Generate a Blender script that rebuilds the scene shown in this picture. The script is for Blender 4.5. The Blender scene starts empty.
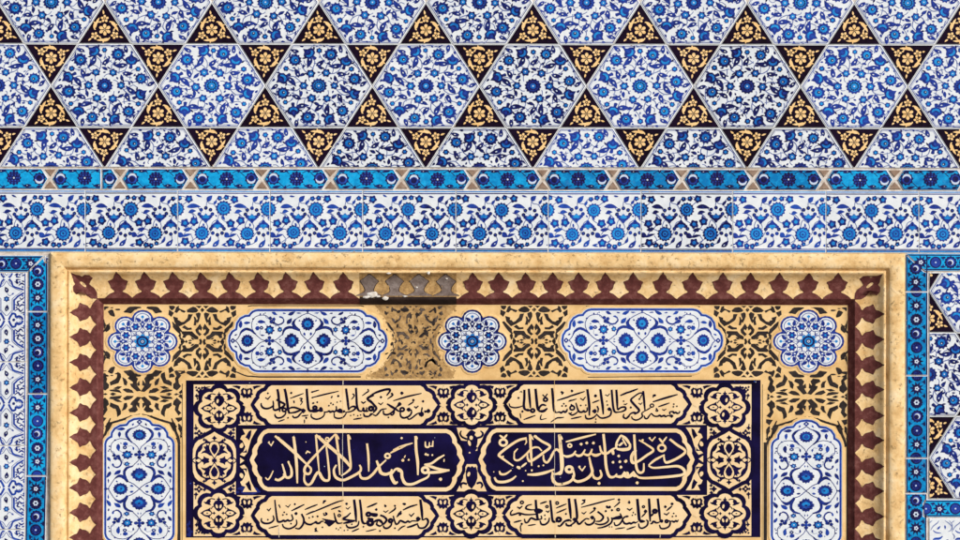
import bpy, math, random
from math import sin, cos, pi, radians, atan2, hypot

# ---------------------------------------------------------------- units
# The wall was measured off the photograph in "wall units" (1 unit = 3 mm, x right, y down).
S = 0.003
Z0 = 2.4            # height of the wall unit y = 540 above the paving
VIEW = 3000.0       # viewing distance in wall units (9 m)
C = bpy.context.scene.collection
R = random.Random(7)

def world(x, y, d=0.0):
    return ((x - 480.0) * S, -d * S, Z0 + (540.0 - y) * S)

# ---------------------------------------------------------------- materials
MATS = {}
def glaze(name, a, b, rough=0.22, scale=70.0, dirt=0.0, bump=0.05, spec=0.16, tint=0.5):
    m = bpy.data.materials.new(name); m.use_nodes = True
    nt = m.node_tree; N = nt.nodes; L = nt.links
    bs = N['Principled BSDF']
    tc = N.new('ShaderNodeTexCoord'); oi = N.new('ShaderNodeObjectInfo')
    add = N.new('ShaderNodeVectorMath'); add.operation = 'ADD'
    comb = N.new('ShaderNodeCombineXYZ')
    mul = N.new('ShaderNodeMath'); mul.operation = 'MULTIPLY'; mul.inputs[1].default_value = 13.0
    L.new(oi.outputs['Random'], mul.inputs[0])
    for k in range(3): L.new(mul.outputs[0], comb.inputs[k])
    L.new(tc.outputs['Object'], add.inputs[0]); L.new(comb.outputs[0], add.inputs[1])
    n = N.new('ShaderNodeTexNoise'); n.inputs['Scale'].default_value = scale
    n.inputs['Detail'].default_value = 4.0; n.inputs['Roughness'].default_value = 0.65
    L.new(add.outputs[0], n.inputs['Vector'])
    # per-tile firing difference + brushed pigment pooling
    r1 = N.new('ShaderNodeMath'); r1.operation = 'MULTIPLY_ADD'
    r1.inputs[1].default_value = tint; r1.inputs[2].default_value = -tint * 0.5
    L.new(oi.outputs['Random'], r1.inputs[0])
    r2 = N.new('ShaderNodeMapRange'); r2.inputs[1].default_value = 0.32; r2.inputs[2].default_value = 0.68
    L.new(n.outputs['Fac'], r2.inputs[0])
    s = N.new('ShaderNodeMath'); s.operation = 'ADD'; s.use_clamp = True
    L.new(r1.outputs[0], s.inputs[0]); L.new(r2.outputs[0], s.inputs[1])
    mix = N.new('ShaderNodeMix'); mix.data_type = 'RGBA'
    mix.inputs[6].default_value = (*a, 1); mix.inputs[7].default_value = (*b, 1)
    L.new(s.outputs[0], mix.inputs[0])
    out = mix.outputs[2]
    if dirt > 0:
        n2 = N.new('ShaderNodeTexNoise'); n2.inputs['Scale'].default_value = 38.0
        n2.inputs['Detail'].default_value = 8.0; n2.inputs['Roughness'].default_value = 0.75
        L.new(add.outputs[0], n2.inputs['Vector'])
        mr = N.new('ShaderNodeMapRange'); mr.inputs[1].default_value = 0.56; mr.inputs[2].default_value = 0.78
        mr.inputs[4].default_value = dirt
        L.new(n2.outputs['Fac'], mr.inputs[0])
        m2 = N.new('ShaderNodeMix'); m2.data_type = 'RGBA'
        m2.inputs[7].default_value = (0.30, 0.24, 0.17, 1)
        L.new(mr.outputs[0], m2.inputs[0]); L.new(out, m2.inputs[6]); out = m2.outputs[2]
    L.new(out, bs.inputs['Base Color'])
    nb = N.new('ShaderNodeTexNoise'); nb.inputs['Scale'].default_value = 45.0; nb.inputs['Detail'].default_value = 3.0
    L.new(add.outputs[0], nb.inputs['Vector'])
    rr = N.new('ShaderNodeMapRange'); rr.inputs[3].default_value = rough * 0.75; rr.inputs[4].default_value = rough * 1.6
    L.new(n.outputs['Fac'], rr.inputs[0]); L.new(rr.outputs[0], bs.inputs['Roughness'])
    bp = N.new('ShaderNodeBump'); bp.inputs['Strength'].default_value = bump; bp.inputs['Distance'].default_value = 0.004
    L.new(nb.outputs['Fac'], bp.inputs['Height']); L.new(bp.outputs[0], bs.inputs['Normal'])
    bs.inputs['Specular IOR Level'].default_value = spec
    MATS[name] = m
    return m

def stone(name, a, b, c, scale=14.0, pit=0.5, bump=0.5, rough=0.85, fine=220.0, pitcol=None):
    m = bpy.data.materials.new(name); m.use_nodes = True
    nt = m.node_tree; N = nt.nodes; L = nt.links
    bs = N['Principled BSDF']; bs.inputs['Roughness'].default_value = rough
    bs.inputs['Specular IOR Level'].default_value = 0.2
    g = N.new('ShaderNodeNewGeometry')
    n = N.new('ShaderNodeTexNoise'); n.inputs['Scale'].default_value = scale
    n.inputs['Detail'].default_value = 7.0; n.inputs['Roughness'].default_value = 0.7
    L.new(g.outputs['Position'], n.inputs['Vector'])
    cr = N.new('ShaderNodeValToRGB')
    e = cr.color_ramp.elements
    e[0].position = 0.3; e[0].color = (*a, 1); e[1].position = 0.7; e[1].color = (*c, 1)
    k = e.new(0.5); k.color = (*b, 1)
    L.new(n.outputs['Fac'], cr.inputs[0])
    f = N.new('ShaderNodeTexNoise'); f.inputs['Scale'].default_value = fine
    f.inputs['Detail'].default_value = 5.0; f.inputs['Roughness'].default_value = 0.7
    L.new(g.outputs['Position'], f.inputs['Vector'])
    mr = N.new('ShaderNodeMapRange'); mr.inputs[1].default_value = 0.58; mr.inputs[2].default_value = 0.72
    mr.inputs[4].default_value = pit
    L.new(f.outputs['Fac'], mr.inputs[0])
    mx = N.new('ShaderNodeMix'); mx.data_type = 'RGBA'
    pc = pitcol or tuple(v * 0.45 for v in a)
    mx.inputs[7].default_value = (*pc, 1)
    L.new(mr.outputs[0], mx.inputs[0]); L.new(cr.outputs[0], mx.inputs[6])
    L.new(mx.outputs[2], bs.inputs['Base Color'])
    bp = N.new('ShaderNodeBump'); bp.inputs['Strength'].default_value = bump; bp.inputs['Distance'].default_value = 0.004
    h = N.new('ShaderNodeMath'); h.operation = 'MULTIPLY_ADD'; h.inputs[1].default_value = -0.8
    L.new(mr.outputs[0], h.inputs[0]); L.new(n.outputs['Fac'], h.inputs[2])
    L.new(h.outputs[0], bp.inputs['Height']); L.new(bp.outputs[0], bs.inputs['Normal'])
    MATS[name] = m
    return m

glaze('white_glaze', (0.66, 0.715, 0.78), (0.79, 0.835, 0.88), dirt=0.30, scale=30, tint=0.3)
glaze('cobalt', (0.007, 0.008, 0.070), (0.020, 0.050, 0.33), spec=.12, tint=1.0, scale=110)
glaze('bright_cobalt', (0.010, 0.024, 0.22), (0.020, 0.080, 0.44), tint=0.8)
glaze('deep_cobalt', (0.008, 0.006, 0.035), (0.014, 0.017, 0.13), tint=0.5)
glaze('turquoise', (0.006, 0.11, 0.44), (0.02, 0.30, 0.74), tint=0.8, scale=90)
glaze('stem_blue', (0.07, 0.10, 0.30), (0.24, 0.30, 0.54), tint=0.4)
glaze('wash_blue', (0.50, 0.60, 0.78), (0.62, 0.70, 0.83), tint=0.3)
glaze('band_turquoise', (0.002, 0.18, 0.48), (0.008, 0.40, 0.80), tint=0.8, scale=60, dirt=0.25)
glaze('black_glaze', (0.006, 0.0025, 0.007), (0.011, 0.004, 0.020), spec=.05, rough=.35, tint=0.4)
glaze('gold_glaze', (0.80, 0.50, 0.20), (0.92, 0.66, 0.34), spec=.08, rough=0.35, tint=0.2)
glaze('navy', (0.004, 0.0022, 0.014), (0.009, 0.006, 0.055), spec=.05, rough=.35, tint=0.0, scale=9)
glaze('blue_run', (0.010, 0.012, 0.10), (0.016, 0.03, 0.22), tint=0.0, scale=30)
glaze('cream', (0.80, 0.56, 0.29), (0.88, 0.69, 0.43), rough=0.35, tint=0.2, scale=12)
glaze('ink', (0.004, 0.0022, 0.012), (0.009, 0.005, 0.030), spec=.05, rough=.4, tint=0.0)
stone('clay', (0.34, 0.20, 0.11), (0.45, 0.30, 0.18), (0.55, 0.42, 0.30))
stone('brown_stone', (0.19, 0.12, 0.085), (0.28, 0.19, 0.14), (0.40, 0.31, 0.25), scale=45, pit=0.6)
stone('mortar', (0.34, 0.26, 0.19), (0.64, 0.58, 0.52), (0.77, 0.76, 0.75), scale=32, pit=0.6)
stone('tan_stone', (0.62, 0.37, 0.14), (0.84, 0.59, 0.29), (0.93, 0.75, 0.48), scale=20, pit=0.55, bump=1.0, fine=95)
stone('panel_stone', (0.64, 0.39, 0.15), (0.80, 0.545, 0.25), (0.88, 0.645, 0.35), scale=11, pit=0.35, bump=0.25)
stone('dirty_stone', (0.19, 0.115, 0.055), (0.46, 0.28, 0.11), (0.66, 0.44, 0.20), scale=40, pit=0.8, bump=0.8, pitcol=(0.05, 0.035, 0.03))
stone('red_stone', (0.070, 0.018, 0.017), (0.120, 0.033, 0.030), (0.22, 0.090, 0.080), scale=42, pit=0.3, bump=0.25, fine=400)
stone('grey_stone', (0.10, 0.07, 0.06), (0.20, 0.155, 0.14), (0.34, 0.29, 0.27), scale=30, pit=0.7, bump=0.7)
stone('dark_joint', (0.015, 0.008, 0.008), (0.028, 0.016, 0.014), (0.06, 0.038, 0.03))
stone('dark_inlay', (0.014, 0.010, 0.010), (0.024, 0.018, 0.018), (0.045, 0.036, 0.036), scale=40, pit=0.2, bump=0.3)
stone('faded_inlay', (0.045, 0.034, 0.030), (0.09, 0.065, 0.05), (0.17, 0.13, 0.11), scale=60, pit=0.5, bump=0.5)
stone('white_plaster', (0.60, 0.55, 0.48), (0.72, 0.69, 0.64), (0.80, 0.78, 0.75), scale=60, pit=0.4, bump=0.6)
stone('rubble', (0.30, 0.22, 0.13), (0.42, 0.33, 0.22), (0.52, 0.43, 0.31), scale=5, pit=0.5, bump=0.9)
stone('paving', (0.24, 0.22, 0.19), (0.32, 0.29, 0.25), (0.38, 0.35, 0.31), scale=3, pit=0.3, bump=0.4)

# ---------------------------------------------------------------- 2-D helpers
def area(p):
    return 0.5 * sum(p[i][0] * p[(i + 1) % len(p)][1] - p[(i + 1) % len(p)][0] * p[i][1] for i in range(len(p)))

def clip_poly(p, c):
    """part of polygon p inside convex polygon c"""
    sgn = 1 if area(c) > 0 else -1
    for i in range(len(c)):
        (ax, ay), (bx, by) = c[i], c[(i + 1) % len(c)]
        def side(q): return sgn * ((bx - ax) * (q[1] - ay) - (by - ay) * (q[0] - ax))
        out = []
        for j in range(len(p)):
            a, b = p[j - 1], p[j]
            sa, sb = side(a), side(b)
            if (sa >= 0) != (sb >= 0):
                t = sa / (sa - sb); out.append((a[0] + (b[0] - a[0]) * t, a[1] + (b[1] - a[1]) * t))
            if sb >= 0: out.append(b)
        p = out
        if len(p) < 3: return []
    return p

def inset(p, k):
    """offset a convex-ish polygon inward by k"""
    n = len(p); sgn = 1 if area(p) > 0 else -1; out = []
    for i in range(n):
        a, b, c = p[i - 1], p[i], p[(i + 1) % n]
        d1 = (b[0] - a[0], b[1] - a[1]); d2 = (c[0] - b[0], c[1] - b[1])
        l1 = hypot(*d1) or 1e-9; l2 = hypot(*d2) or 1e-9
        n1 = (-d1[1] / l1 * sgn, d1[0] / l1 * sgn); n2 = (-d2[1] / l2 * sgn, d2[0] / l2 * sgn)
        bx, by = n1[0] + n2[0], n1[1] + n2[1]
        q = bx * n1[0] + by * n1[1]
        q = max(q, 0.5)
        out.append((b[0] + bx * k / q, b[1] + by * k / q))
    return out

def spline(pts, per=5, closed=False):
    n = len(pts)
    if n < 3 and not closed:
        return [(pts[0][0] + (pts[-1][0] - pts[0][0]) * t / 3, pts[0][1] + (pts[-1][1] - pts[0][1]) * t / 3) for t in range(4)]
    out = []
    for i in range(n if closed else n - 1):
        p1, p2 = pts[i % n], pts[(i + 1) % n]
        if closed: p0, p3 = pts[i - 1], pts[(i + 2) % n]
        else:
            p0 = pts[i - 1] if i > 0 else (2 * p1[0] - p2[0], 2 * p1[1] - p2[1])
            p3 = pts[i + 2] if i + 2 < n else (2 * p2[0] - p1[0], 2 * p2[1] - p1[1])
        for k in range(per):
            t = k / per; t2 = t * t; t3 = t2 * t
            out.append(tuple(0.5 * (2 * p1[j] + (p2[j] - p0[j]) * t + (2 * p0[j] - 5 * p1[j] + 4 * p2[j] - p3[j]) * t2
                                    + (3 * p1[j] - p0[j] - 3 * p2[j] + p3[j]) * t3) for j in (0, 1)))
    if not closed: out.append(tuple(pts[-1]))
    return out

def rot(x, y, a): return (x * cos(a) - y * sin(a), x * sin(a) + y * cos(a))

# ---------------------------------------------------------------- painted / inlaid surfaces
class Paint:
    """collects polygons (wall units, depth towards the viewer) for ONE mesh object"""
    LAYER = 0.07
    def __init__(self, origin, base=0.0):
        self.o = origin; self.base = base
        self.k = (VIEW - base) / VIEW
        self.v = []; self.f = []; self.m = []; self.slots = []
        self.clip = None; self.n = 0; self.fat = 1.0
        self.tf = lambda x, y: (x, y)
    def mi(self, mat):
        if mat not in self.slots: self.slots.append(mat)
        return self.slots.index(mat)
    def vert(self, x, y, d): 
        self.v.append((x, y, d + self.base)); return len(self.v) - 1
    def face(self, pts, d, mat):
        if len(pts) < 3: return
        if area(pts) > 0: pts = pts[::-1]; d = d[::-1] if isinstance(d, list) else d
        idx = [self.vert(p[0], p[1], d[i] if isinstance(d, list) else d) for i, p in enumerate(pts)]
        self.f.append(idx); self.m.append(self.mi(mat))
    def depth(self, layer):
        self.n += 1
        return 0.03 + layer * self.LAYER + (self.n % 14) * 0.004
    def raw(self, pts, mat, layer):
        if self.clip:
            pts = clip_poly(pts, self.clip)
            if len(pts) < 3 or abs(area(pts)) < 0.004: return
        self.face(pts, self.depth(layer), mat)
    def poly(self, pts, mat, layer=1, smooth=0):
        if smooth: pts = spline(pts, smooth, True)
        self.raw([self.tf(*p) for p in pts], mat, layer)
    def radial(self, c, r, mat, layer=1, n=0, amp=0.0, ph=0.0, steps=None, sq=1.0, sharp=False):
        steps = steps or (n * 4 if n else 14)
        pts = []
        for i in range(steps):
            a = 2 * pi * i / steps
            w = cos(n * a) if n else 0
            if sharp: w = 1 - 2 * abs(sin(n * a / 2))
            q = r * (1 + amp * w)
            pts.append((c[0] + q * cos(a + ph), c[1] + q * sin(a + ph) * sq))
        self.poly(pts, mat, layer)
    def ellipse(self, c, rx, ry, ang, mat, layer=1, steps=14):
        pts = []
        for i in range(steps):
            a = 2 * pi * i / steps
            x, y = rot(rx * cos(a), ry * sin(a), ang); pts.append((c[0] + x, c[1] + y))
        self.poly(pts, mat, layer)
    def dot(self, x, y, s, mat, layer=2):
        a = self.n * 0.7
        j = [1 + 0.12 * sin(a + k) for k in range(8)]
        q = [(1, 0), (.62, .62), (0, 1), (-.62, .62), (-1, 0), (-.62, -.62), (0, -1), (.62, -.62)]
        self.poly([(x + s * px * j[i], y + s * py * j[(i + 3) % 8]) for i, (px, py) in enumerate(q)], mat, layer)
    def leaf(self, a, b, w, bend, mat, layer=1, vein=None, steps=6):
        dx, dy = b[0] - a[0], b[1] - a[1]; l = hypot(dx, dy) or 1e-6
        nx, ny = -dy / l, dx / l
        cx, cy = (a[0] + b[0]) / 2 + nx * bend, (a[1] + b[1]) / 2 + ny * bend
        up, dn, vn = [], [], []
        for i in range(steps + 1):
            t = i / steps
            x = (1 - t) ** 2 * a[0] + 2 * t * (1 - t) * cx + t * t * b[0]
            y = (1 - t) ** 2 * a[1] + 2 * t * (1 - t) * cy + t * t * b[1]
            h = w * self.fat * 0.5 * (sin(pi * t ** 0.8)) 
            up.append((x + nx * h, y + ny * h)); dn.append((x - nx * h, y - ny * h))
            vn.append((x, y, h))
        self.poly(up + dn[-2:0:-1], mat, layer)
        if vein:
            x, y, h = vn[steps // 2 - (1 if self.n % 3 else 0)]
            self.ellipse((x, y), h * .42, h * .24, atan2(dy, dx), vein, layer + 1, 7)
    def stroke(self, pts, w, mat, layer=1, taper=(1, 1), closed=False, per=5, smooth=True, nib=0.0):
        q = spline(pts, per, closed) if smooth else list(pts)
        q = [self.tf(*p) for p in q]
        sc = self.scale()
        if closed: q = q + [q[0]]
        n = len(q); L, Rr = [], []
        for i in range(n):
            if closed: a, b = q[(i - 1) % (n - 1)], q[(i + 1) % (n - 1)]
            else: a, b = q[max(0, i - 1)], q[min(n - 1, i + 1)]
            dx, dy = b[0] - a[0], b[1] - a[1]; l = hypot(dx, dy) or 1e-6
            t = i / (n - 1)
            k = taper[0] + (1 - taper[0]) * min(1, t * 3) if t < .5 else taper[1] + (1 - taper[1]) * min(1, (1 - t) * 3)
            if nib: k *= 1 - nib * abs(dx * 0.86 - dy * 0.5) / l      # a reed pen held at a slant
            h = w * self.fat * sc * 0.5 * k
            L.append((q[i][0] - dy / l * h, q[i][1] + dx / l * h)); Rr.append((q[i][0] + dy / l * h, q[i][1] - dx / l * h))
        d0 = self.depth(layer); d0 -= (self.n % 14) * 0.0035
        for i in range(n - 1):
            quad = [L[i], L[i + 1], Rr[i + 1], Rr[i]]
            if self.clip: quad = clip_poly(quad, self.clip)
            if len(quad) < 3 or abs(area(quad)) < 1e-5: continue
            self.face(quad, d0 + i * 0.0009, mat)
    def scale(self):
        a, b = self.tf(0, 0), self.tf(100, 0)
        c = self.tf(0, 100)
        return (hypot(b[0] - a[0], b[1] - a[1]) * hypot(c[0] - a[0], c[1] - a[1])) ** 0.5 / 100
    def slab(self, poly, mat, thick=3.0, bevel=0.45, edge=None, chips=0):
        edge = edge or mat
        if area(poly) > 0: poly = poly[::-1]
        top = inset(poly, bevel)
        if area(top) > 0: top = top[::-1]
        self.face(top, 0.0, mat)
        n = len(poly)
        T = [self.vert(*p, 0.0) for p in top]; O = [self.vert(*p, -bevel * 0.8) for p in poly]; B = [self.vert(*p, -thick) for p in poly]
        for i in range(n):
            j = (i + 1) % n
            self.f.append([T[i], O[i], O[j], T[j]]); self.m.append(self.mi(edge))
            self.f.append([O[i], B[i], B[j], O[j]]); self.m.append(self.mi(edge))
        sg = [((top[i][0]-top[i-1][0])*(top[(i+1)%n][1]-top[i][1])-(top[i][1]-top[i-1][1])*(top[(i+1)%n][0]-top[i][0])) for i in range(n)]
        xs = [q[0] for q in top]; ys = [q[1] for q in top]
        self.clip = top if max(sg) <= 1e-6 or min(sg) >= -1e-6 else [(min(xs), min(ys)), (max(xs), min(ys)), (max(xs), max(ys)), (min(xs), max(ys))]
        for _ in range(chips):
            i = R.randrange(n); t = R.random(); a, b = top[i], top[(i + 1) % n]
            x, y = a[0] + (b[0] - a[0]) * t, a[1] + (b[1] - a[1]) * t
            r = R.uniform(0.35, 1.1)
            keep = self.tf; self.tf = lambda x, y: (x, y)
            self.poly([(x + r * R.uniform(.5, 1.2) * cos(k * pi / 4), y + r * R.uniform(.4, 1) * sin(k * pi / 4)) for k in range(8)], 'clay', 7)
            self.tf = keep
    def build(self, name, parent=None, tilt=0.0):
        k = self.k; ox, oy = self.o
        W = world(480 + (ox - 480) * k, 270 + (oy - 270) * k, self.base)
        me = bpy.data.meshes.new(name)
        vs = [((x - ox) * S * k, -(d - self.base) * S, -(y - oy) * S * k) for x, y, d in self.v]
        me.from_pydata(vs, [], self.f)
        for s in self.slots: me.materials.append(MATS[s])
        me.polygons.foreach_set('material_index', self.m)
        me.update()
        o = bpy.data.objects.new(name, me); C.objects.link(o)
        if parent:
            pl = parent['_w']; o.parent = parent
            o.location = (W[0] - pl[0], W[1] - pl[1], W[2] - pl[2])
        else:
            o.location = W
        o['_w'] = W
        if tilt: o.rotation_euler = (radians(R.gauss(0, tilt)), radians(R.gauss(0, tilt * 0.5)), radians(R.gauss(0, tilt)))
        return o

def tag(o, label, cat, group=None, kind=None):
    o['label'] = label
    if cat: o['category'] = cat
    if group: o['group'] = group
    if kind: o['kind'] = kind
    return o

def empty(name, x, y, d=0.0):
    o = bpy.data.objects.new(name, None); C.objects.link(o)
    o.empty_display_size = 0.05
    o.location = world(x, y, d); o['_w'] = world(x, y, d)
    return o

ORD = ['first', 'second', 'third', 'fourth', 'fifth', 'sixth', 'seventh', 'eighth', 'ninth', 'tenth', 'eleventh', 'twelfth', 'thirteenth', 'fourteenth']
def J(s): return R.gauss(0, s)
# ================================================================ motifs
def rose(p, x, y, r, n=8, a0=0.0, ring='cobalt', fill='turquoise', eye='deep_cobalt', layer=2, amp=.13):
    p.radial((x, y), r, ring, layer, n=n, amp=amp, ph=a0)
    p.radial((x, y), r * .55, fill, layer + 1, steps=12)
    if eye: p.radial((x + r * .06, y), r * .26, eye, layer + 2, steps=8)

def small_rose(p, x, y, r, a0=0.0, layer=2, n=6):
    p.radial((x, y), r, 'cobalt', layer, n=n, amp=.17, ph=a0)
    p.radial((x, y), r * .58, 'turquoise', layer + 1, steps=10)
    p.radial((x, y), r * .18, 'wash_blue', layer + 2, steps=6)

# ---- six-fold floral hexagon; local units: hexagon of circumradius 307, y down
def hex_pattern(p):
    base = p.tf; p.fat = 1.22
    j = 5.0
    p.radial((0, 0), 46, 'cobalt', 2, n=14, amp=.09)
    p.radial((0, 0), 33, 'bright_cobalt' if R.random() < .6 else 'turquoise', 3, steps=16)
    for k in range(12):
        a = k * pi / 6 + .2
        p.radial((24 * cos(a), 24 * sin(a)), 6, 'deep_cobalt', 4, steps=6)
    p.radial((0, 0), 15, 'turquoise', 5, steps=12); p.radial((0, 0), 5, 'wash_blue', 6, steps=7)
    for k in range(6):
        A = -k * pi / 3
        def tf(x, y, A=A, b=base): return b(*rot(x, y, A))
        def P(r, deg, jj=j): 
            a = radians(-deg); return (r * cos(a) + J(jj), r * sin(a) + J(jj))
        def D(pt, deg, l):
            a = radians(-deg); return (pt[0] + l * cos(a), pt[1] + l * sin(a))
        p.tf = tf
        s = lambda: R.uniform(.9, 1.1)
        # stems
        p.stroke([P(95, 0, 2), P(130, 12, 3), P(172, 8, 3), P(205, 11, 2)], 5, 'stem_blue', 1)
        p.stroke([P(95, 0, 2), P(120, -16, 3), P(160, -20, 3), P(200, -13, 3)], 5, 'stem_blue', 1)
        p.stroke([P(150, 14, 2), P(185, 28, 3), P(218, 29, 2)], 4, 'stem_blue', 1)
        p.stroke([P(205, 11, 2), P(246, 4, 3), P(262, 22, 4), P(250, 34, 3)], 4.5, 'stem_blue', 1)
        p.stroke([P(150, -20, 3), P(140, -34, 3), P(165, -44, 3)], 4.5, 'stem_blue', 1)
        # inner ring flower and its leaf
        c = P(95, 0, 3); small_rose(p, *c, 25 * s(), R.random())
        l = P(103, 17, 3); p.leaf(l, D(l, 92 + J(8), 42), 17, 5, 'cobalt')
        l = P(88, -20, 3); p.leaf(l, D(l, -120 + J(8), 20), 9, 0, 'cobalt')
        # big round flower
        c = P(217, 10.5, 4); a = R.random()
        p.radial(c, 38 * s(), 'cobalt', 2, n=11, amp=.12, ph=a, sharp=True)
        p.radial(c, 21.5, 'turquoise', 3, n=9, amp=.07)
        p.radial((c[0] - 3, c[1] + 3), 10, 'deep_cobalt', 4, steps=8); p.radial((c[0] - 5, c[1] + 4), 4, 'wash_blue', 5, steps=6)
        # side-view flower (cup, pointed crown) with its calyx
        c = P(222, 46, 4); B = radians(-(84 + J(6)))
        q = lambda x, y: (c[0] + rot(x * 1.04, y * 1.0, B)[0], c[1] + rot(x * 1.04, y * 1.0, B)[1])
        p.poly([q(-30, 0), q(-24, -26), q(-6, -37), q(10, -36), q(20, -24), q(24, -14), q(44, -3), q(24, 12), q(20, 24), q(10, 36), q(-6, 37), q(-24, 26)], 'cobalt', 2)
        p.poly([q(-22, 0), q(-17, -17), q(-4, -25), q(4, -21), q(-5, -12), q(-9, 0), q(-5, 12), q(4, 21), q(-4, 25), q(-17, 17)], 'turquoise', 3)
        p.poly([q(2, -8), q(16, -6), q(22, 0), q(16, 6), q(2, 8)], 'bright_cobalt', 3)
        p.poly([q(-28, -8), q(-50, -12), q(-54, 0), q(-50, 10), q(-28, 8)], 'cobalt', 1)
        for yy in (-34, 34): p.leaf(q(-8, yy), q(10, yy * 1.55), 9, 0, 'deep_cobalt', 1)
        # serrated leaf below it
        l = P(196, 45, 4); p.leaf(l, D(l, 188 + J(8), 86), 27, -13, 'cobalt', 2, vein='wash_blue')
        l = P(150, 62, 3); p.leaf(l, D(l, 165, 30), 10, 3, 'cobalt')
        # open leaf
        l = P(132, 38, 4); p.leaf(l, D(l, -12 + J(8), 66), 24, 6, 'cobalt', 2, vein='white_glaze')
        # rim leaf and buds
        l = P(247, -2, 3); p.leaf(l, D(l, 38 + J(8), 56), 21, -6, 'cobalt', 2, vein='white_glaze')
        c = P(223, 29.5, 4); p.radial(c, 16 * s(), 'cobalt', 2, n=6, amp=.12, ph=R.random()); p.radial(c, 9, 'turquoise', 3, steps=8)
        c = P(170, 30, 4); p.leaf(c, D(c, 20, 20), 8, 0, 'stem_blue')
        p.stroke([P(60, 30, 3), P(75, 22, 3), P(95, 0, 3)], 4, 'stem_blue', 1); p.stroke([P(110, 45, 3), P(138, 52, 3), P(165, 60, 3), P(190, 57, 3)], 4, 'stem_blue', 1)
        p.stroke([P(222, 46, 3), P(256, 38, 3), P(268, 30, 3)], 4, 'stem_blue', 1); p.leaf(P(150, 12, 3), P(168, 4, 3), 9, 2, 'cobalt'); p.leaf(P(120, 22, 3), P(112, 10, 3), 8, 2, 'cobalt')
        p.leaf(P(258, 14, 3), P(276, 8, 3), 8, 0, 'cobalt'); p.leaf(P(240, 60, 3), P(262, 62, 3), 8, 0, 'stem_blue')
        c = P(262, 50, 3); p.leaf(c, D(c, 110, 24), 11, 0, 'cobalt')
        c = P(180, 20, 4); p.leaf(c, D(c, 60, 22), 9, 2, 'cobalt')
        c = P(248, 20, 4); p.leaf(c, D(c, 70, 18), 9, 0, 'cobalt')
        c = P(128, -32, 4); p.leaf(c, D(c, -10, 20), 8, 0, 'cobalt')
    p.tf = base

def hexagon(cx, cy, g=0.0):
    return [(cx + 53.5 - g, cy), (cx + 26.75, cy - 41.75), (cx - 26.75, cy - 41.75), (cx - 53.5, cy), (cx - 26.75, cy + 41.75), (cx + 26.75, cy + 41.75)]

def hex_tile(cx, cy, label, group, crop=None):
    poly = inset(hexagon(cx, cy), 0.27)
    if crop: poly = clip_poly(poly, crop)
    mx = sum(q[0] for q in poly) / len(poly); my = sum(q[1] for q in poly) / len(poly)
    p = Paint((mx, my))
    p.slab(poly, 'white_glaze', chips=R.choice([1, 2, 3, 4]))
    # painted double line round the edge
    full = inset(hexagon(cx, cy), 1.7)
    p.stroke(full, 0.8, 'cobalt', 1, closed=True, smooth=False)
    full = inset(hexagon(cx, cy), 2.9)
    p.stroke(full, 0.4, 'stem_blue', 1, closed=True, smooth=False)
    k = 0.1695; fl = -1 if False else 1
    a = R.choice([0, 0, 0, 1]) * pi / 3
    p.tf = lambda x, y: (cx + rot(x, y, a)[0] * k * 1.0, cy + rot(x, y, a)[1] * k * 0.925)
    hex_pattern(p)
    o = p.build('hexagon_tile', tilt=0.12)
    return tag(o, label, 'tile', group)

# ---- gold-on-black triangle; local: up-pointing, scale 12 px per unit, centre (380,345)
def tri_pattern(p):
    base = p.tf
    G = 'gold_glaze'
    for k in range(6):
        a = k * pi / 3 + .5
        p.ellipse((48 * cos(a), 48 * sin(a)), 25, 20, a, G, 2, 10)
    p.radial((0, 0), 29, 'black_glaze', 3, steps=10)
    for k in range(6):
        a = k * pi / 3 + .5; p.radial((21 * cos(a), 21 * sin(a)), 8, G, 4, steps=6)
    p.radial((0, 0), 9, 'clay', 4, steps=6)
    for k in range(3):
        A = k * 2 * pi / 3
        p.tf = lambda x, y, A=A: base(*rot(x, y, A))
        c = (J(3), -136 + J(3))
        for i in range(5):
            a = i * 2 * pi / 5 - .3; p.ellipse((c[0] + 30 * cos(a), c[1] + 30 * sin(a)), 18, 15, a, G, 2, 8)
        p.radial(c, 17, 'black_glaze', 3, steps=8); p.radial(c, 7.5, G, 4, steps=6)
        p.leaf((-14, -188), (-22, -238 + J(5)), 22, 4, G)
        # acanthus between the flowers
        p.leaf((66, -106), (142, -14), 40, -14, G, 2); p.leaf((104, -54), (160, 24), 28, -12, G, 2); p.leaf((128, -56), (152, -66), 16, 2, G, 2)
        p.leaf((118, -22), (100, 18), 16, -4, G, 2); p.leaf((52, -92), (76, -106), 15, 0, G, 2)
        p.leaf((-50, -84), (-44, -108), 15, 0, G, 2)
    p.tf = base

def triangle(cx, ytip, down):
    s = 1 if down else -1
    return [(cx, ytip), (cx - 26.75, ytip - s * 41.75), (cx + 26.75, ytip - s * 41.75)]

def tri_tile(cx, ytip, down, label, group, crop=None):
    full = triangle(cx, ytip, down)
    poly = inset(full, 0.27)
    if crop: poly = clip_poly(poly, crop)
    mx = sum(q[0] for q in poly) / len(poly); my = sum(q[1] for q in poly) / len(poly)
    p = Paint((mx, my))
    p.slab(poly, 'black_glaze', edge='white_glaze', chips=R.choice([0, 1, 1, 2]))
    s = 1 if down else -1
    gy = ytip - s * 27.6
    k = 1 / 11.7
    p.tf = (lambda x, y: (cx + x * k, gy + y * k * .95)) if not down else (lambda x, y: (cx + x * k, gy - y * k * .95))
    tri_pattern(p)
    o = p.build('triangle_tile', tilt=0.15)
    return tag(o, label, 'tile', group)

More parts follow.
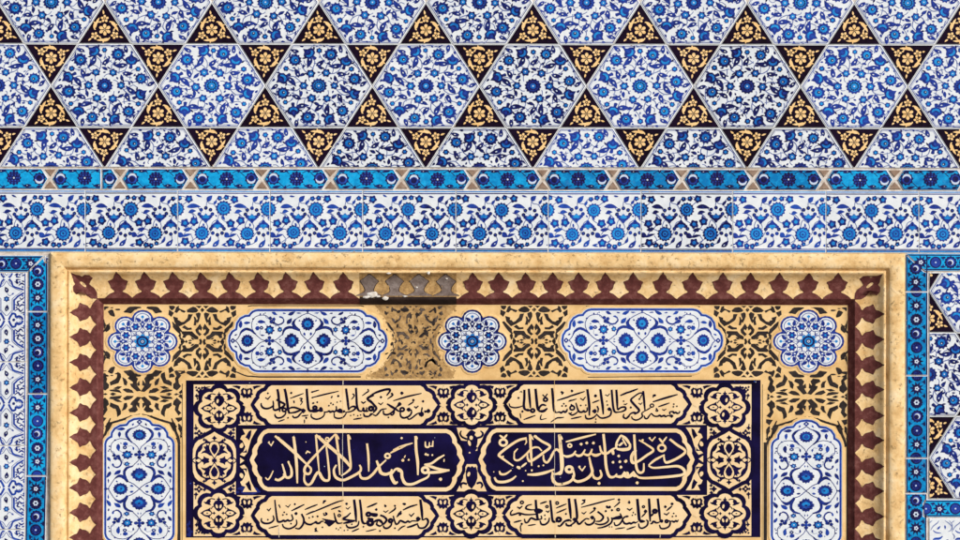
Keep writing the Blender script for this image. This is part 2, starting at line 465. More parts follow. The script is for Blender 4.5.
PX = 107.07; X0 = -2.57; YB = 86.0; HH = 41.75
ROWS = 'hexagon tiles of the star pattern'; TRIS = 'black triangle tiles of the star pattern'
for k in range(9):
    hex_tile(X0 + PX / 2 + PX * k, YB - 2 * HH, 'blue and white flower hexagon cut by the top edge, %s from left' % ORD[k], ROWS)
for k in range(10):
    hex_tile(X0 + PX * k, YB, 'whole flower hexagon in the middle row, %s from left' % ORD[k] if 0 < k < 9 else
             'half flower hexagon at the %s edge of the picture, in the middle row' % ('left' if k == 0 else 'right'), ROWS)
low = [(-300, -300), (1300, -300), (1300, 167.4), (-300, 167.4)]
for k in range(9):
    hex_tile(X0 + PX / 2 + PX * k, YB + 2 * HH, 'half flower hexagon standing on the turquoise band, %s from left' % ORD[k], ROWS, low)
for k in range(10):
    tri_tile(X0 + PX * k, YB - 2 * HH, False, 'gold on black triangle pointing up in the top row, %s from left' % ORD[k], TRIS)
for k in range(9):
    tri_tile(X0 + PX / 2 + PX * k, YB, True, 'gold on black triangle pointing down under a top row hexagon, %s from left' % ORD[k], TRIS)
    tri_tile(X0 + PX / 2 + PX * k, YB, False, 'gold on black triangle pointing up between middle row hexagons, %s from left' % ORD[k], TRIS)
for k in range(10):
    tri_tile(X0 + PX * k, YB + 2 * HH, True, 'gold on black triangle pointing down onto the turquoise band, %s from left' % ORD[k], TRIS, low)

# ================================================================ turquoise band of long hexagons
XS = [-20.4, 50, 120, 190.7, 261.7, 330.7, 401.7, 472.3, 542.7, 612.7, 681.7, 752.7, 824.3, 895, 966]
YT, YM, YL = 169.3, 179.2, 189.6
def crescent_rose(p, x, y, r, up):
    p.radial((x, y), r, 'deep_cobalt', 2, n=10, amp=.10, ph=R.random())
    p.radial((x, y), r * .78, 'bright_cobalt', 3, steps=14)
    pts = [(x + r * .66 * cos(a), y + up * r * .66 * sin(a)) for a in [pi * (.05 + .9 * i / 8) for i in range(9)]]
    p.stroke(pts, r * .36, 'wash_blue', 5, taper=(.3, .3))
    p.radial((x, y - up * r * .1), r * .48, 'deep_cobalt', 4, steps=12)
def band_rose(p, x, y, r):
    p.radial((x, y), r, 'deep_cobalt', 2, n=12, amp=.10)
    for q, n in ((.75, 10), (.42, 6)):
        for k in range(n):
            a = k * 2 * pi / n; p.radial((x + r * q * cos(a), y + r * q * sin(a)), r * .12, 'bright_cobalt', 3, steps=6)
    p.radial((x, y), r * .14, 'wash_blue', 3, steps=6)
def band_pattern(p, x0, x1):
    """x0, x1: the two tips"""
    m = (x0 + x1) / 2; t = lambda: J(.35)
    D = 'deep_cobalt'
    p.tf = lambda x, y: (x, y)
    crescent_rose(p, x0 + 11.5 + t(), YM + t(), 6.2, -1)
    band_rose(p, m + t(), YM + t(), 7.0)
    crescent_rose(p, x1 - 10.5 + t(), YM + t(), 6.0, 1)
    for s in (-1, 1):
        p.leaf((m + s * 12.5, YM + s * -6 + 10 * (s < 0)), (m + s * 10.5 + t(), YM + s * -6 + 10 * (s < 0) - 10), 4.2, 1.2 * s, D, 2, vein='wash_blue')
        p.leaf((m + s * 17, YM - s * -7), (m + s * 7.5, YM + s * 7.6), 3.0, s * 1.2, D, 2, vein='wash_blue')
        p.leaf((m + s * 24, YM - s * 8), (m + s * 15, YM - s * 6.6), 2.4, 1, D, 2)
        p.leaf((m + s * 21, YM + s * 8), (m + s * 28, YM + s * 6.5), 2.2, 1, D, 2)
        p.stroke([(m + s * 7, YM + s * 5), (m + s * 12, YM + s * 8.6), (m + s * 20, YM + s * 8)], .7, D, 1)
        p.stroke([(m + s * 6, YM - s * 6), (m + s * 12, YM - s * 8), (m + s * 18, YM - s * 3)], .7, D, 1)
        p.leaf((m + s * 3, YM + 9), (m - s * 3, YM + 8.5 ), 1.6, 0, D, 2); p.leaf((m + s * 4, YM - 8.7), (m - s * 3, YM - 9), 1.6, 0, D, 2)
        p.leaf((m + s * 30, YM + 1), (m + s * 27.5, YM + 5.5), 2.0, .6, D, 2)
def band_poly(x0, x1):
    return [(x0 + 2.4, YM), (x0 + 8.6, YT), (x1 - 8.6, YT), (x1 - 2.4, YM), (x1 - 8.6, YL), (x0 + 8.6, YL)]
GB = 'turquoise tiles of the long band'
for k in range(14):
    x0, x1 = XS[k], XS[k + 1]
    parts = [band_poly(x0, x1)]
    if k == 1:
        parts = [clip_poly(parts[0], [(0, 0), (100.7, 0), (100.7, 400), (0, 400)]), clip_poly(parts[0], [(102.2, 0), (400, 0), (400, 400), (102.2, 400)])]
    for i, poly in enumerate(parts):
        mx = sum(q[0] for q in poly) / len(poly)
        p = Paint((mx, YM)); p.slab(poly, 'band_turquoise', edge='wash_blue', bevel=.4, chips=R.choice([0, 1, 2]))
        p.stroke(inset(poly, 1.0), 0.75, 'deep_cobalt', 1, closed=True, smooth=False)
        band_pattern(p, x0, x1)
        o = p.build('band_tile', tilt=0.15)
        lab = 'long turquoise hexagon with three dark rosettes in the band, %s from left' % ORD[k]
        if k == 1: lab = ('long cut piece of the broken turquoise hexagon near the left end of the band', 'short cut piece of the broken turquoise hexagon near the left end of the band')[i]
        tag(o, lab, 'tile', GB)
for k in range(1, 14):
    x = XS[k]
    for s in (-1, 1):
        w = R.uniform(.9, 1.05)
        poly = [(x - 5.6 * w, YM + s * 9.3), (x + 5.6 * w, YM + s * 9.3), (x + J(.3), YM + s * 2.6)]
        p = Paint((x, YM + s * 7)); p.slab(poly, 'brown_stone', bevel=.3)
        o = p.build('triangle_inlay', tilt=.3)
        tag(o, 'small brown stone triangle %s the %s gap in the turquoise band' % ('over' if s < 0 else 'under', ORD[k - 1]), 'stone inlay', 'brown stone triangles in the turquoise band')

# ================================================================ white floral border
def border_period(p):
    """one 277.5-wide period, 6 px per unit, traced; y from 157 to 520"""
    C1 = 'cobalt' if R.random() < .5 else 'bright_cobalt'; p.fat = 1.25
    j = lambda: J(2.5)
    st = lambda pts, w=4: p.stroke([(x + J(1.5), y + J(1.5)) for x, y in pts], w, 'stem_blue', 1)
    st([(262, 412), (250, 370), (265, 330), (290, 345)]); st([(292, 345), (300, 375), (275, 400)])
    st([(393, 268), (385, 320), (412, 345), (440, 350)]); st([(440, 350), (470, 380), (497, 340), (490, 300), (460, 285)])
    st([(358, 330), (365, 300), (340, 240), (310, 230), (297, 220), (292, 255)]); st([(358, 330), (330, 350), (318, 400), (300, 430)])
    st([(393, 268), (430, 240), (460, 210), (430, 190), (400, 200), (360, 205), (335, 240)]); st([(262, 412), (230, 440), (190, 465)])
    st([(190, 472), (240, 485), (300, 470), (318, 430)]); st([(217, 348), (235, 320), (205, 285)]); st([(262, 412), (235, 400), (190, 385), (160, 420)])
    st([(358, 420), (366, 450), (345, 470)]); st([(395, 300), (398, 330)]); st([(200, 420), (215, 450), (200, 470)]); st([(240, 250), (265, 290)])
    for c in ((393, 268), (262, 412)):
        x, y = c[0] + j(), c[1] + j(); r = 43 * R.uniform(.94, 1.05)
        p.radial((x, y), r, 'cobalt', 2, n=14, amp=.09, ph=R.random()); p.radial((x, y), r * .80, 'turquoise', 3, n=14, amp=.08)
        p.radial((x, y), r * .50, C1, 4, n=8, amp=.1); p.radial((x, y), r * .34, 'turquoise', 5, steps=10); p.radial((x, y), r * .15, 'cobalt', 6, steps=7)
    # fan flower and its inverted twin
    for cx, cy, s in ((292 + j(), 308 + j(), 1), (358 + j(), 372 + j(), -1)):
        q = lambda x, y: (cx + x, cy + (y * 1.22 if y > -14 else y) * s)
        for i in range(5):
            a = radians(-170 + 40 * i + 0); r = 42 if i in (0, 4) else 46
            c = q(r * cos(a) * .95, r * sin(a) - 2)
            p.stroke([q(0, 0), c], 2.4, 'wash_blue', 1)
            p.radial(c, 11.5, 'deep_cobalt' if R.random() < .6 else 'cobalt', 2, steps=10); p.radial(c, 5, 'bright_cobalt', 3, steps=7)
        p.poly([q(-40, 2), q(-28, -6), q(-12, -2), q(0, -16), q(12, -2), q(28, -6), q(40, 2), q(26, 16), q(12, 24), q(4, 34), q(-4, 34), q(-12, 24), q(-26, 16)], C1, 3)
        p.poly([q(-22, 4), q(0, -8), q(22, 4), q(12, 12), q(-12, 12)], 'turquoise', 4)
        p.poly([q(-6, 14), q(6, 14), q(3, 30), q(-3, 30)], 'cobalt', 4)
        for xx in (-32, 32): p.radial(q(xx, 3), 8, 'cobalt', 4, steps=8)
    for x, y, r in ((440, 350, 22), (497, 338, 22), (462, 206, 20), (442, 466, 22)):
        x += j(); y += j()
        p.radial((x, y), r * 1.12, 'cobalt', 2, n=5, amp=.17, ph=R.random()); p.radial((x, y), r * .52, 'turquoise', 3, steps=9)
    for x, y, r in ((412, 198, 14), (374, 201, 13), (485, 483, 15), (518, 486, 14), (548, 474, 12)):
        p.radial((x + j(), y + j()), r * 1.1, 'cobalt', 2, n=5, amp=.12, ph=R.random()); p.radial((x, y), r * .42, 'turquoise', 3, steps=7)
    lf = lambda a, b, w, bend, **k: p.leaf((a[0] + j(), a[1] + j()), (b[0] + j(), b[1] + j()), w, bend, C1, 2, **k)
    lf((180, 252), (262, 258), 22, -16); lf((188, 292), (232, 280), 18, -12); lf((296, 222), (330, 186), 24, -5, vein='bright_cobalt')
    lf((155, 392), (206, 380), 18, 5); lf((122, 408), (158, 432), 26, 8); lf((150, 434), (204, 418), 14, -6)
    lf((328, 492), (370, 448), 22, 8, vein='wash_blue'); lf((338, 240), (358, 210), 14, -4); lf((300, 470), (322, 430), 14, 8)
    lf((385, 482), (422, 470), 8, 0); lf((385, 482), (420, 490), 8, 0); lf((390, 305), (402, 330), 12, 3); lf((236, 185), (268, 192), 9, 2)
    lf((272, 350), (276, 376), 9, 0); lf((214, 305), (210, 325), 8, 0); lf((456, 400), (470, 380), 9, 0); lf((345, 300), (360, 318), 7, 0)

def white_tile(x0, x1, label):
    poly = [(x0 + .2, 190.7), (x1 - .2, 190.7), (x1 - .2, 252.4), (x0 + .2, 252.4)]
    p = Paint(((x0 + x1) / 2, 221.5))
    p.slab(poly, 'white_glaze', chips=R.choice([1, 2, 3]), bevel=.4)
    s = R.uniform(-.15, .15)
    p.fat = 1.0
    for y, w, m in ((191.6, 1.2, 'turquoise'), (193.6 + s, 1.0, 'cobalt'), (249.0 + s, .9, 'cobalt'), (251.0, 1.5, 'turquoise'), (250.1, .6, 'cobalt')):
        p.stroke([(x0, y), (x1, y)], w, m, 1)
    xb = 270.2
    for n in (-1, 0, 1, 2):
        off = x0 + n * (x1 - x0) / 2
        p.tf = lambda x, y, off=off: (off + (x - 121) / 6, 165 + y / 6)
        border_period(p)
    p.tf = lambda x, y: (x, y)
    return tag(p.build('border_tile', tilt=0.1), label, 'tile', 'white flower border tiles')
SE = [-7.4, 85.3, 177.7, 270, 362.7, 456, 548.3, 641, 732.7, 826, 919, 1011.7]
for k in range(11):
    white_tile(SE[k], SE[k + 1], 'white border tile with blue carnations above the stone frame, %s from left' % ORD[k])
# ================================================================ turquoise strips beside the frame
def strip_motif(p, kind, x, y, r=5.7):
    x += J(.2); y += J(.2)
    if kind == 'star':
        p.radial((x, y), r, 'deep_cobalt', 2, n=10, amp=.30, sharp=True, ph=R.random())
        p.radial((x, y), r * .36, 'wash_blue', 3, n=5, amp=.2); p.radial((x, y), r * .13, 'deep_cobalt', 4, steps=6)
    elif kind == 'disc':
        p.radial((x, y), r * 1.02, 'deep_cobalt', 2, steps=18); p.radial((x, y), r * .84, 'cobalt', 3, steps=16)
        for k in range(10):
            a = k * pi / 5; p.radial((x + r * .6 * cos(a), y + r * .6 * sin(a)), r * .10, 'bright_cobalt', 4, steps=6)
        p.radial((x, y), r * .3, 'bright_cobalt', 4, steps=10); p.radial((x, y), r * .15, 'wash_blue', 5, steps=7)
    elif kind == 'ring':
        p.radial((x, y), r * 1.05, 'deep_cobalt', 2, n=14, amp=.06); p.radial((x, y), r * .45, 'wash_blue', 3, n=6, amp=.15); p.radial((x, y), r * .2, 'deep_cobalt', 4, steps=7)
    else:
        p.radial((x, y), r * 1.05, 'deep_cobalt', 2, n=12, amp=.08); p.radial((x, y), r * .75, 'bright_cobalt', 3, steps=14)
        p.radial((x, y), r * .52, 'wash_blue', 4, steps=12); p.radial((x - r * .15, y + r * .12), r * .42, 'deep_cobalt', 5, steps=12)

def strip_tile(poly, lines, motifs, fill, name, label, group):
    mx = sum(q[0] for q in poly) / len(poly); my = sum(q[1] for q in poly) / len(poly)
    p = Paint((mx, my)); p.slab(poly, 'band_turquoise', edge='wash_blue', bevel=.4, chips=2)
    for a, b, w in lines: p.stroke([a, b], w, 'deep_cobalt', 1, smooth=False)
    for k, x, y in motifs: strip_motif(p, k, x, y)
    for x, y, a in fill:       # little ogee brackets between the rosettes
        c = lambda u, v: (x + rot(u, v, a)[0], y + rot(u, v, a)[1])
        p.leaf(c(0, -2.6), c(0, 2.6), 2.2, -1.0, 'deep_cobalt', 2); p.leaf(c(0.5, 0), c(3.4, 0), 1.3, 0, 'cobalt', 2)
    return tag(p.build(name, tilt=.15), label, 'tile', group)

def vert_tile(x0, x1, y0, y1, motifs, label, group, lean=0.0, top=None):
    g = .5
    poly = top or [(x0 + g, y0 + g), (x1 - g, y0 + g), (x1 - g - lean, y1 - g), (x0 + g - lean, y1 - g)]
    ln = [((x0 + 1.6, y0), (x0 + 1.6 - lean, y1), 1.1), ((x1 - 1.6, y0), (x1 - 1.6 - lean, y1), 1.3)]
    fl = []
    ms = sorted(m[2] for m in motifs)
    for y in [m - 6.8 for m in ms] + [ms[-1] + 6.8]:
        fl += [(x0 + 3.6, y, 0), (x1 - 3.6, y, pi)]
    return strip_tile(poly, ln, motifs, fl, 'strip_tile', label, group)

SL, SR = 'turquoise strip tiles left of the frame', 'turquoise strip tiles right of the frame'
def col(x, y0, kinds, step=13.65): return [(k, x, y0 + i * step) for i, k in enumerate(kinds)]
strip_tile([(-22, 256.2), (43.6, 256.2), (27.6, 272.4), (-22, 272.4)], [((-22, 257.6), (44, 257.6), 1.2), ((-22, 271), (30, 271), 1.0)],
           [('disc', -11.5, 264.2), ('crescent', 2.2, 264.2), ('disc', 16.2, 264.2), ('star', 31.2, 264.2)],
           [(x, y, a) for x in (-5, 9, 23.6) for y, a in ((259.6, pi / 2), (269, -pi / 2))], 'strip_tile', 'turquoise horizontal strip with mitred end left of the frame top', SL)
vert_tile(27.6, 48.2, 258, 312, col(38, 271.4, ['crescent', 'ring', 'star']) + [('disc', 38, 312)], 'topmost turquoise upright strip tile left of the frame, with mitred top', SL,
          top=[(28.2, 273.4), (43.2, 258.4), (44.5, 262.5), (47.8, 263), (47.8, 311.5), (28.2, 311.5)])
vert_tile(27.6, 48.6, 312, 394.3, [('disc', 38, 312)] + col(38, 325.4, ['star', 'ring', 'crescent', 'disc', 'star']) + [('disc', 38, 394.3)], 'second turquoise upright strip tile from the top left of the frame', SL)
vert_tile(27.0, 48.4, 394.3, 476.4, [('disc', 37.6, 394.3)] + col(37.5, 407.6, ['star', 'disc', 'crescent', 'ring', 'star']) + [('disc', 37, 476.4)], 'third turquoise upright strip tile from the top left of the frame', SL, lean=.6)
vert_tile(26.4, 47.4, 476.4, 560, [('disc', 36.8, 476.4)] + col(36.2, 489.8, ['star', 'ring', 'crescent', 'disc', 'star']), 'lowest turquoise upright strip tile left of the frame, leaning inward', SL, lean=1.8)
# broken white corner piece
p = Paint((47, 259.5)); p.slab([(44.4, 256.3), (49.4, 256.2), (49.2, 262.4), (45.4, 262.2), (44.1, 258.5)], 'white_glaze', chips=5)
p.leaf((45.5, 258), (48.8, 260.5), 1.6, .4, 'stem_blue'); p.leaf((46, 261), (48.5, 258), 1.0, 0, 'cobalt')
tag(p.build('tile_fragment'), 'small chipped white tile fragment at the left mitre of the turquoise strips', 'tile')

strip_tile([(906.6, 253.2), (990, 253.2), (990, 270.4), (924.6, 270.4)], [((905, 254.6), (990, 254.6), 1.1), ((920, 269), (990, 269), 1.1)],
           [('star', 921, 261.6), ('disc', 935.5, 261.8), ('crescent', 950.8, 261.6), ('ring', 965, 261.6), ('star', 979, 261.6)],
           [(x, y, a) for x in (928.4, 943.2, 958) for y, a in ((256.8, pi / 2), (266.6, -pi / 2))], 'strip_tile', 'turquoise horizontal strip with mitred end right of the frame top', SR)
vert_tile(905, 928.5, 253.4, 291.2, [('crescent', 915.4, 268), ('star', 915.6, 281), ('disc', 916, 291.5)], 'topmost turquoise upright strip tile right of the frame, with mitred top', SR,
          top=[(905.5, 253.9), (923.8, 271.4), (927.8, 272.4), (927.8, 290.7), (905.5, 290.7)])
vert_tile(905.2, 928.4, 291.2, 375, [('disc', 916.3, 291.2)] + col(916.6, 305, ['star', 'ring', 'crescent', 'disc', 'star'], 14.0) + [('disc', 917, 375)], 'second turquoise upright strip tile from the top right of the frame', SR)
vert_tile(905.8, 928.6, 375, 457.6, [('disc', 917.4, 375)] + col(917, 388, ['star', 'ring', 'crescent', 'disc', 'star'], 14.0) + [('disc', 916.4, 457.6)], 'third turquoise upright strip tile from the top right of the frame', SR)
vert_tile(905.6, 928.4, 457.6, 492.8, [('disc', 916.4, 457.6), ('star', 916.5, 471.5), ('disc', 916.2, 485)], 'short turquoise upright strip tile right of the frame with two rosettes', SR)
vert_tile(905.4, 927.6, 492.8, 560, col(916.4, 499.6, ['crescent', 'ring', 'star', 'disc', 'star'], 14.0), 'lowest turquoise upright strip tile right of the frame, with a notched corner', SR,
          top=[(905.9, 493.3), (926.6, 493.3), (926.6, 499), (923.4, 503), (923.4, 515.8), (927, 517.6), (927, 560), (905.9, 560)])
strip_tile([(926.4, 499.2), (990, 499.2), (990, 516.4), (927.5, 516.4), (924.3, 514.5), (924.3, 503.2)], [((926, 500.6), (990, 500.6), 1.1), ((926, 515), (990, 515), 1.1)],
           [('disc', 926, 508.6), ('star', 940, 508.4), ('disc', 956, 508.2), ('ring', 970, 508.2)],
           [(x, y, a) for x in (933, 948, 963) for y, a in ((502.6, pi / 2), (512.8, -pi / 2))], 'strip_tile', 'turquoise horizontal strip tile butting into the right hand upright low down', SR)

# ================================================================ star pattern panel right of the frame
RC = [(929.4, 272.2), (990, 272.2), (990, 498.2), (929.4, 498.2)]
RP = 'star pattern tiles right of the frame'
hex_tile(982.6, 290.4, 'flower hexagon in the right hand panel just under the turquoise corner', RP, RC)
hex_tile(929.1, 373.9, 'half flower hexagon against the right hand turquoise upright', RP, RC)
hex_tile(982.6, 457.4, 'flower hexagon at the right edge above the low turquoise strip', RP, RC)
tri_tile(929.1, 290.4, True, 'clipped black triangle tucked into the right hand turquoise corner', RP, RC)
tri_tile(929.1, 290.4, False, 'half black triangle with gold flowers under the right hand corner hexagon', RP, RC)
tri_tile(982.6, 373.9, True, 'black triangle at the right edge beside the half hexagon, pointing down', RP, RC)
tri_tile(982.6, 373.9, False, 'black triangle at the right edge beside the half hexagon, pointing up', RP, RC)
tri_tile(929.1, 457.4, True, 'half black triangle with gold flowers pointing down beside the right hand upright', RP, RC)
tri_tile(929.1, 457.4, False, 'half black triangle with gold flowers standing on the low turquoise strip', RP, RC)

# ---- pale arabesque tile under it
p = Paint((960, 540)); p.slab([(929.6, 517.6), (990, 517.6), (990, 562), (929.6, 562)], 'white_glaze', chips=4)
sv = lambda pts, w=1.0, m='stem_blue', l=2: p.stroke(pts, w, m, l, taper=(.4, .4))
p.tf = lambda x, y: (920 + x / 13.5, 500 + y / 13.5)
for dx in (0, 300):
    for my in (1, -1):
        q = lambda pts: [(x + dx, 620 + my * (y - 620)) for x, y in pts]
        sv(q([(150, 400), (180, 350), (240, 300), (260, 270)]), 15); sv(q([(340, 270), (400, 310), (440, 360), (440, 430)]), 15); sv(q([(180, 400), (220, 430), (290, 440)]), 15, 'bright_cobalt')
        p.leaf(q([(235, 390)])[0], q([(280, 340)])[0], 26, 6, 'bright_cobalt', 2); p.leaf(q([(340, 330)])[0], q([(345, 390)])[0], 22, -4, 'bright_cobalt', 2)
        sv(q([(180, 530), (210, 515), (270, 510), (310, 480)]), 30, 'bright_cobalt'); sv(q([(460, 520), (470, 480), (440, 440)]), 16)
        sv(q([(380, 420), (420, 400), (440, 330), (400, 270)]), 12); sv(q([(130, 300), (170, 270)]), 12); p.leaf(q([(330, 560)])[0], q([(390, 520)])[0], 24, 5, 'cobalt')
        p.radial(q([(300, 620 - 8)])[0], 30, 'bright_cobalt', 2, n=6, amp=.2)
p.tf = lambda x, y: (x, y)
tag(p.build('arabesque_tile', tilt=.1), 'white tile with pale blue scrolls in the lower right corner', 'tile')

# ================================================================ white cusped pattern tiles at the left edge
def left_half(p, yc, s):
    p.fat = 1.35
    """half repeat between the seam (yc) and the quatrefoil 41.5 away in direction s"""
    base_x = 6.7
    for mx in (1, -1):
        T = lambda pts: [(base_x + mx * x, yc + s * y) for x, y in pts]
        thin = lambda pts, w=.55, m='stem_blue', l=2, **k: p.stroke(T(pts), w, m, l, **k)
        # edge of the white star medallion (double line) and the cobalt field border
        thin([(.3, 2.6), (3, 7), (8.6, 10.2), (15.6, 13), (9, 17.6), (5.6, 20.5), (5.6, 31.5), (3.2, 34.6), (.4, 37.5)], smooth=False)
        thin([(1.6, 1.0), (4.2, 5.6), (9, 8.6), (17.2, 12)], .45, smooth=False)
        thin([(17.4, 14), (10, 18.8), (6.8, 21.4), (6.8, 31.5), (4.6, 35)], .45, smooth=False)
        thin([(2.6, .6), (5, 3.6), (6.6, 8), (11, 9.6), (17, 11.4)], 1.2, 'bright_cobalt')
        thin([(17, 14.6), (11, 18.2), (7.6, 22), (7.6, 32)], 1.3, 'bright_cobalt', smooth=False)
        # quatrefoil
        thin([(2.2, 41.5), (4.2, 37.4), (6.2, 35.2), (8.8, 36), (9.4, 38.6), (12.5, 37.8), (15.2, 39.4), (16, 41.5)], 1.5, 'bright_cobalt')
        if s > 0: p.radial((base_x + mx * 7.2, yc + s * 41.5), 1.5, 'cobalt', 3, steps=8)
        # cobalt scrolls filling the side field
        v = lambda pts, w=1.2, m='cobalt': p.stroke(T(pts), w, m, 2, taper=(.3, .3))
        v([(8, 33), (11.5, 30.5), (14, 33), (17, 30)]); v([(8.2, 26), (12, 27), (11, 23.5), (14.4, 22.2)]); v([(12.2, 29), (15, 26.4), (18, 27)])
        v([(13, 19), (15, 21), (18, 18.5)], 1.0); v([(8, 3), (11, 5), (10, 1.6), (14, 1.2)], 1.3); v([(12, 7.2), (15, 5), (18, 6.8)], 1.2); v([(15, 2.5), (18.3, 3.5)], 1.0)
        v([(14, 35), (18.6, 34), (18.6, 38)], 1.0); v([(9.6, 40.6), (12, 39), (13.8, 41)], 1.0, 'stem_blue')
        for x, y in ((16, 17.4), (10, 29), (17, 24), (13, 3.6), (16, 8.6), (17.4, 36)): p.radial((base_x + mx * x, yc + s * y), .9, 'bright_cobalt', 3, n=5, amp=.2)
    x = base_x
    small_rose(p, x, yc + s * 20.6, 2.7, R.random())
    p.leaf((x + .8, yc + s * 14.6), (x - 1.6, yc + s * 8.4), 3.0, .8, 'deep_cobalt', 2, vein='wash_blue')
    p.leaf((x - .6, yc + s * 33), (x + .6, yc + s * 26.2), 3.0, .8, 'deep_cobalt', 2, vein='wash_blue')
    p.stroke([(x + .6, yc + s * 15), (x + 3, yc + s * 17.5), (x + 6, yc + s * 15.4)], .5, 'stem_blue', 1)
    p.leaf((x + 5, yc + s * 16.2), (x + 7.4, yc + s * 14.6), 1.3, 0, 'bright_cobalt')
ys = [273.0, 362.6, 446.3, 530.2, 575]
for i in range(4):
    y0, y1 = ys[i], ys[i + 1]
    poly = [(-24, y0 + .4), (26.2 - (i == 3) * 1.5, y0 + .4), (26.0 - (i >= 2) * 1.2, y1 - .4), (-24, y1 - .4)]
    p = Paint((2, (y0 + y1) / 2)); p.slab(poly, 'white_glaze', chips=3, bevel=.35)
    for c in (278.9, 362.6, 446.3, 530.2, 613.9):
        for s in (1, -1):
            if y0 - 45 < c < y1 + 45: left_half(p, c, s)
    p.stroke([(25.2, y0), (25.0, y1)], .9, 'stem_blue', 4); 
    tag(p.build('arabesque_tile', tilt=.1), 'white tile with blue cusped stars at the left edge, %s from top' % ORD[i], 'tile', 'white cusped star tiles at the left edge')

# ================================================================ stone frame
FX0, FX1, FY0, FB = 50.4, 904.6, 252.9, 572.0
WL, WR, WT = 52.0, 55.6, 52.6          # width of the left, right and top member
def smooth_prof(u, pts):
    for i in range(len(pts) - 1):
        if u <= pts[i + 1][0]:
            (a, da), (b, db) = pts[i], pts[i + 1]
            return da + (db - da) * ((u - a) / (b - a) if b > a else 1)
    return pts[-1][1]
PROF = [(0, -3), (.05, 2.6), (.5, 3.6), (1.6, 4.4), (4, 4.9), (8, 5.1), (11.5, 4.9), (14, 4.2), (15, 3.2), (15.4, 1.0), (16.2, -.4), (17.2, -.3), (18.0, 1.2), (18.8, 1.9), (19.5, 1.6),
        (20.2, 1.2), (22, -1.2), (24, -3.0), (26.5, -4.7), (29.5, -6.2), (33, -7.2), (37, -7.8), (41, -8), (45.2, -8)]
INNER = [(45.2, -8), (45.8, -8.3), (46.6, -9.2), (51.2, -15), (52, -15.6)]
frame = empty('stone_frame', (FX0 + FX1) / 2, FY0, 0)
tag(frame, 'big carved sandstone frame with red palmette inlay round the inscription', 'frame')
def side_pt(side, u, t, d):
    """u: 0 outer .. 52 inner, t: position along the member"""
    if side == 'top':
        x, y = t, FY0 + u * WT / 52
    elif side == 'left':
        x, y = FX0 + u * WL / 52, t
    else:
        x, y = FX1 - u * WR / 52, t
    return x, y, d
def relief(x, y): return 0.30 * sin(x * .31 + 1.3 * sin(y * .13)) * sin(y * .27 + sin(x * .17)) + 0.18 * sin(x * .83 + y * .61) 
def sweep(prof, name, mat, amp=1.0, step=7.0):
    p = Paint(((FX0 + FX1) / 2, FY0))
    for side in ('top', 'left', 'right'):
        n = 110 if side == 'top' else 46
        grid = []
        for u, d in prof:
            row = []
            for i in range(n + 1):
                t = i / n
                if side == 'top':
                    a, b = FX0 + u * WL / 52, FX1 - u * WR / 52
                    x, y = a + (b - a) * t, FY0 + u * WT / 52
                else:
                    y = (FY0 + u * WT / 52) * (1 - t) + FB * t
                    x = FX0 + u * WL / 52 if side == 'left' else FX1 - u * WR / 52
                w = amp * relief(x, y) * (0 if u < .1 else 1)
                edge = R.gauss(0, .12) * amp if .3 < u < 20 and side == 'top' and 0 < i < n else 0
                row.append(p.vert(x, y, d + w * (.35 if u > 20 else .8) * min(1, min(t, 1 - t) * 12) + edge * .5))
            grid.append(row)
        for a in range(len(grid) - 1):
            for i in range(n):
                q = [grid[a][i], grid[a + 1][i], grid[a + 1][i + 1], grid[a][i + 1]]
                if side == 'left': q = q[::-1]
                if side != 'top': pass
                p.f.append(q if side != 'right' else q); p.m.append(p.mi(mat))
    o = p.build(name, frame)
    for pl in o.data.polygons: pl.use_smooth = True
    return o
sweep(PROF, 'moulding', 'tan_stone')
sweep(INNER, 'inner_border', 'red_stone', amp=.25)

# palmette: (distance from tip, left half width, right half width)
PAL = [(0, .05, .05), (1.0, .8, .9), (2.2, 1.9, 2.1), (3.4, 2.7, 3.1), (4.6, 3.2, 3.9), (5.8, 3.7, 4.7), (6.7, 4.9, 6.0), (7.4, 7.2, 8.0), (8.3, 9.6, 10.2), (9.0, 9.7, 10.3), (10.0, 9.0, 9.7), (11.2, 8.2, 8.9), (12.6, 7.8, 8.5), (14.2, 7.4, 8.0), (15.4, 6.6, 7.2),
       (16.4, 5.5, 6.0), (17.3, 4.0, 4.4), (18.1, 3.6, 3.9), (18.8, 4.8, 5.1), (19.6, 7.2, 7.5), (20.6, 9.2, 9.5), (21.8, 10.9, 11.1), (23.1, 12.5, 12.6), (24.4, 13.9, 13.9)]
PAL_OLD = [(0, .5, .5), (1.2, 2.5, 2.5), (2.4, 4.0, 4.0), (4, 6.0, 6.0), (5.4, 8.2, 8.2), (6.6, 9.0, 9.0), (8, 7.6, 7.6), (10, 6.2, 6.2), (12, 5.0, 5.0), (14, 4.2, 4.2), (15.6, 4.0, 4.0), (17, 5.2, 5.2), (18.4, 8.0, 8.0), (19.6, 11.0, 11.0), (20.6, 12.8, 12.8)]
def prof_d(u): return smooth_prof(u, PROF)
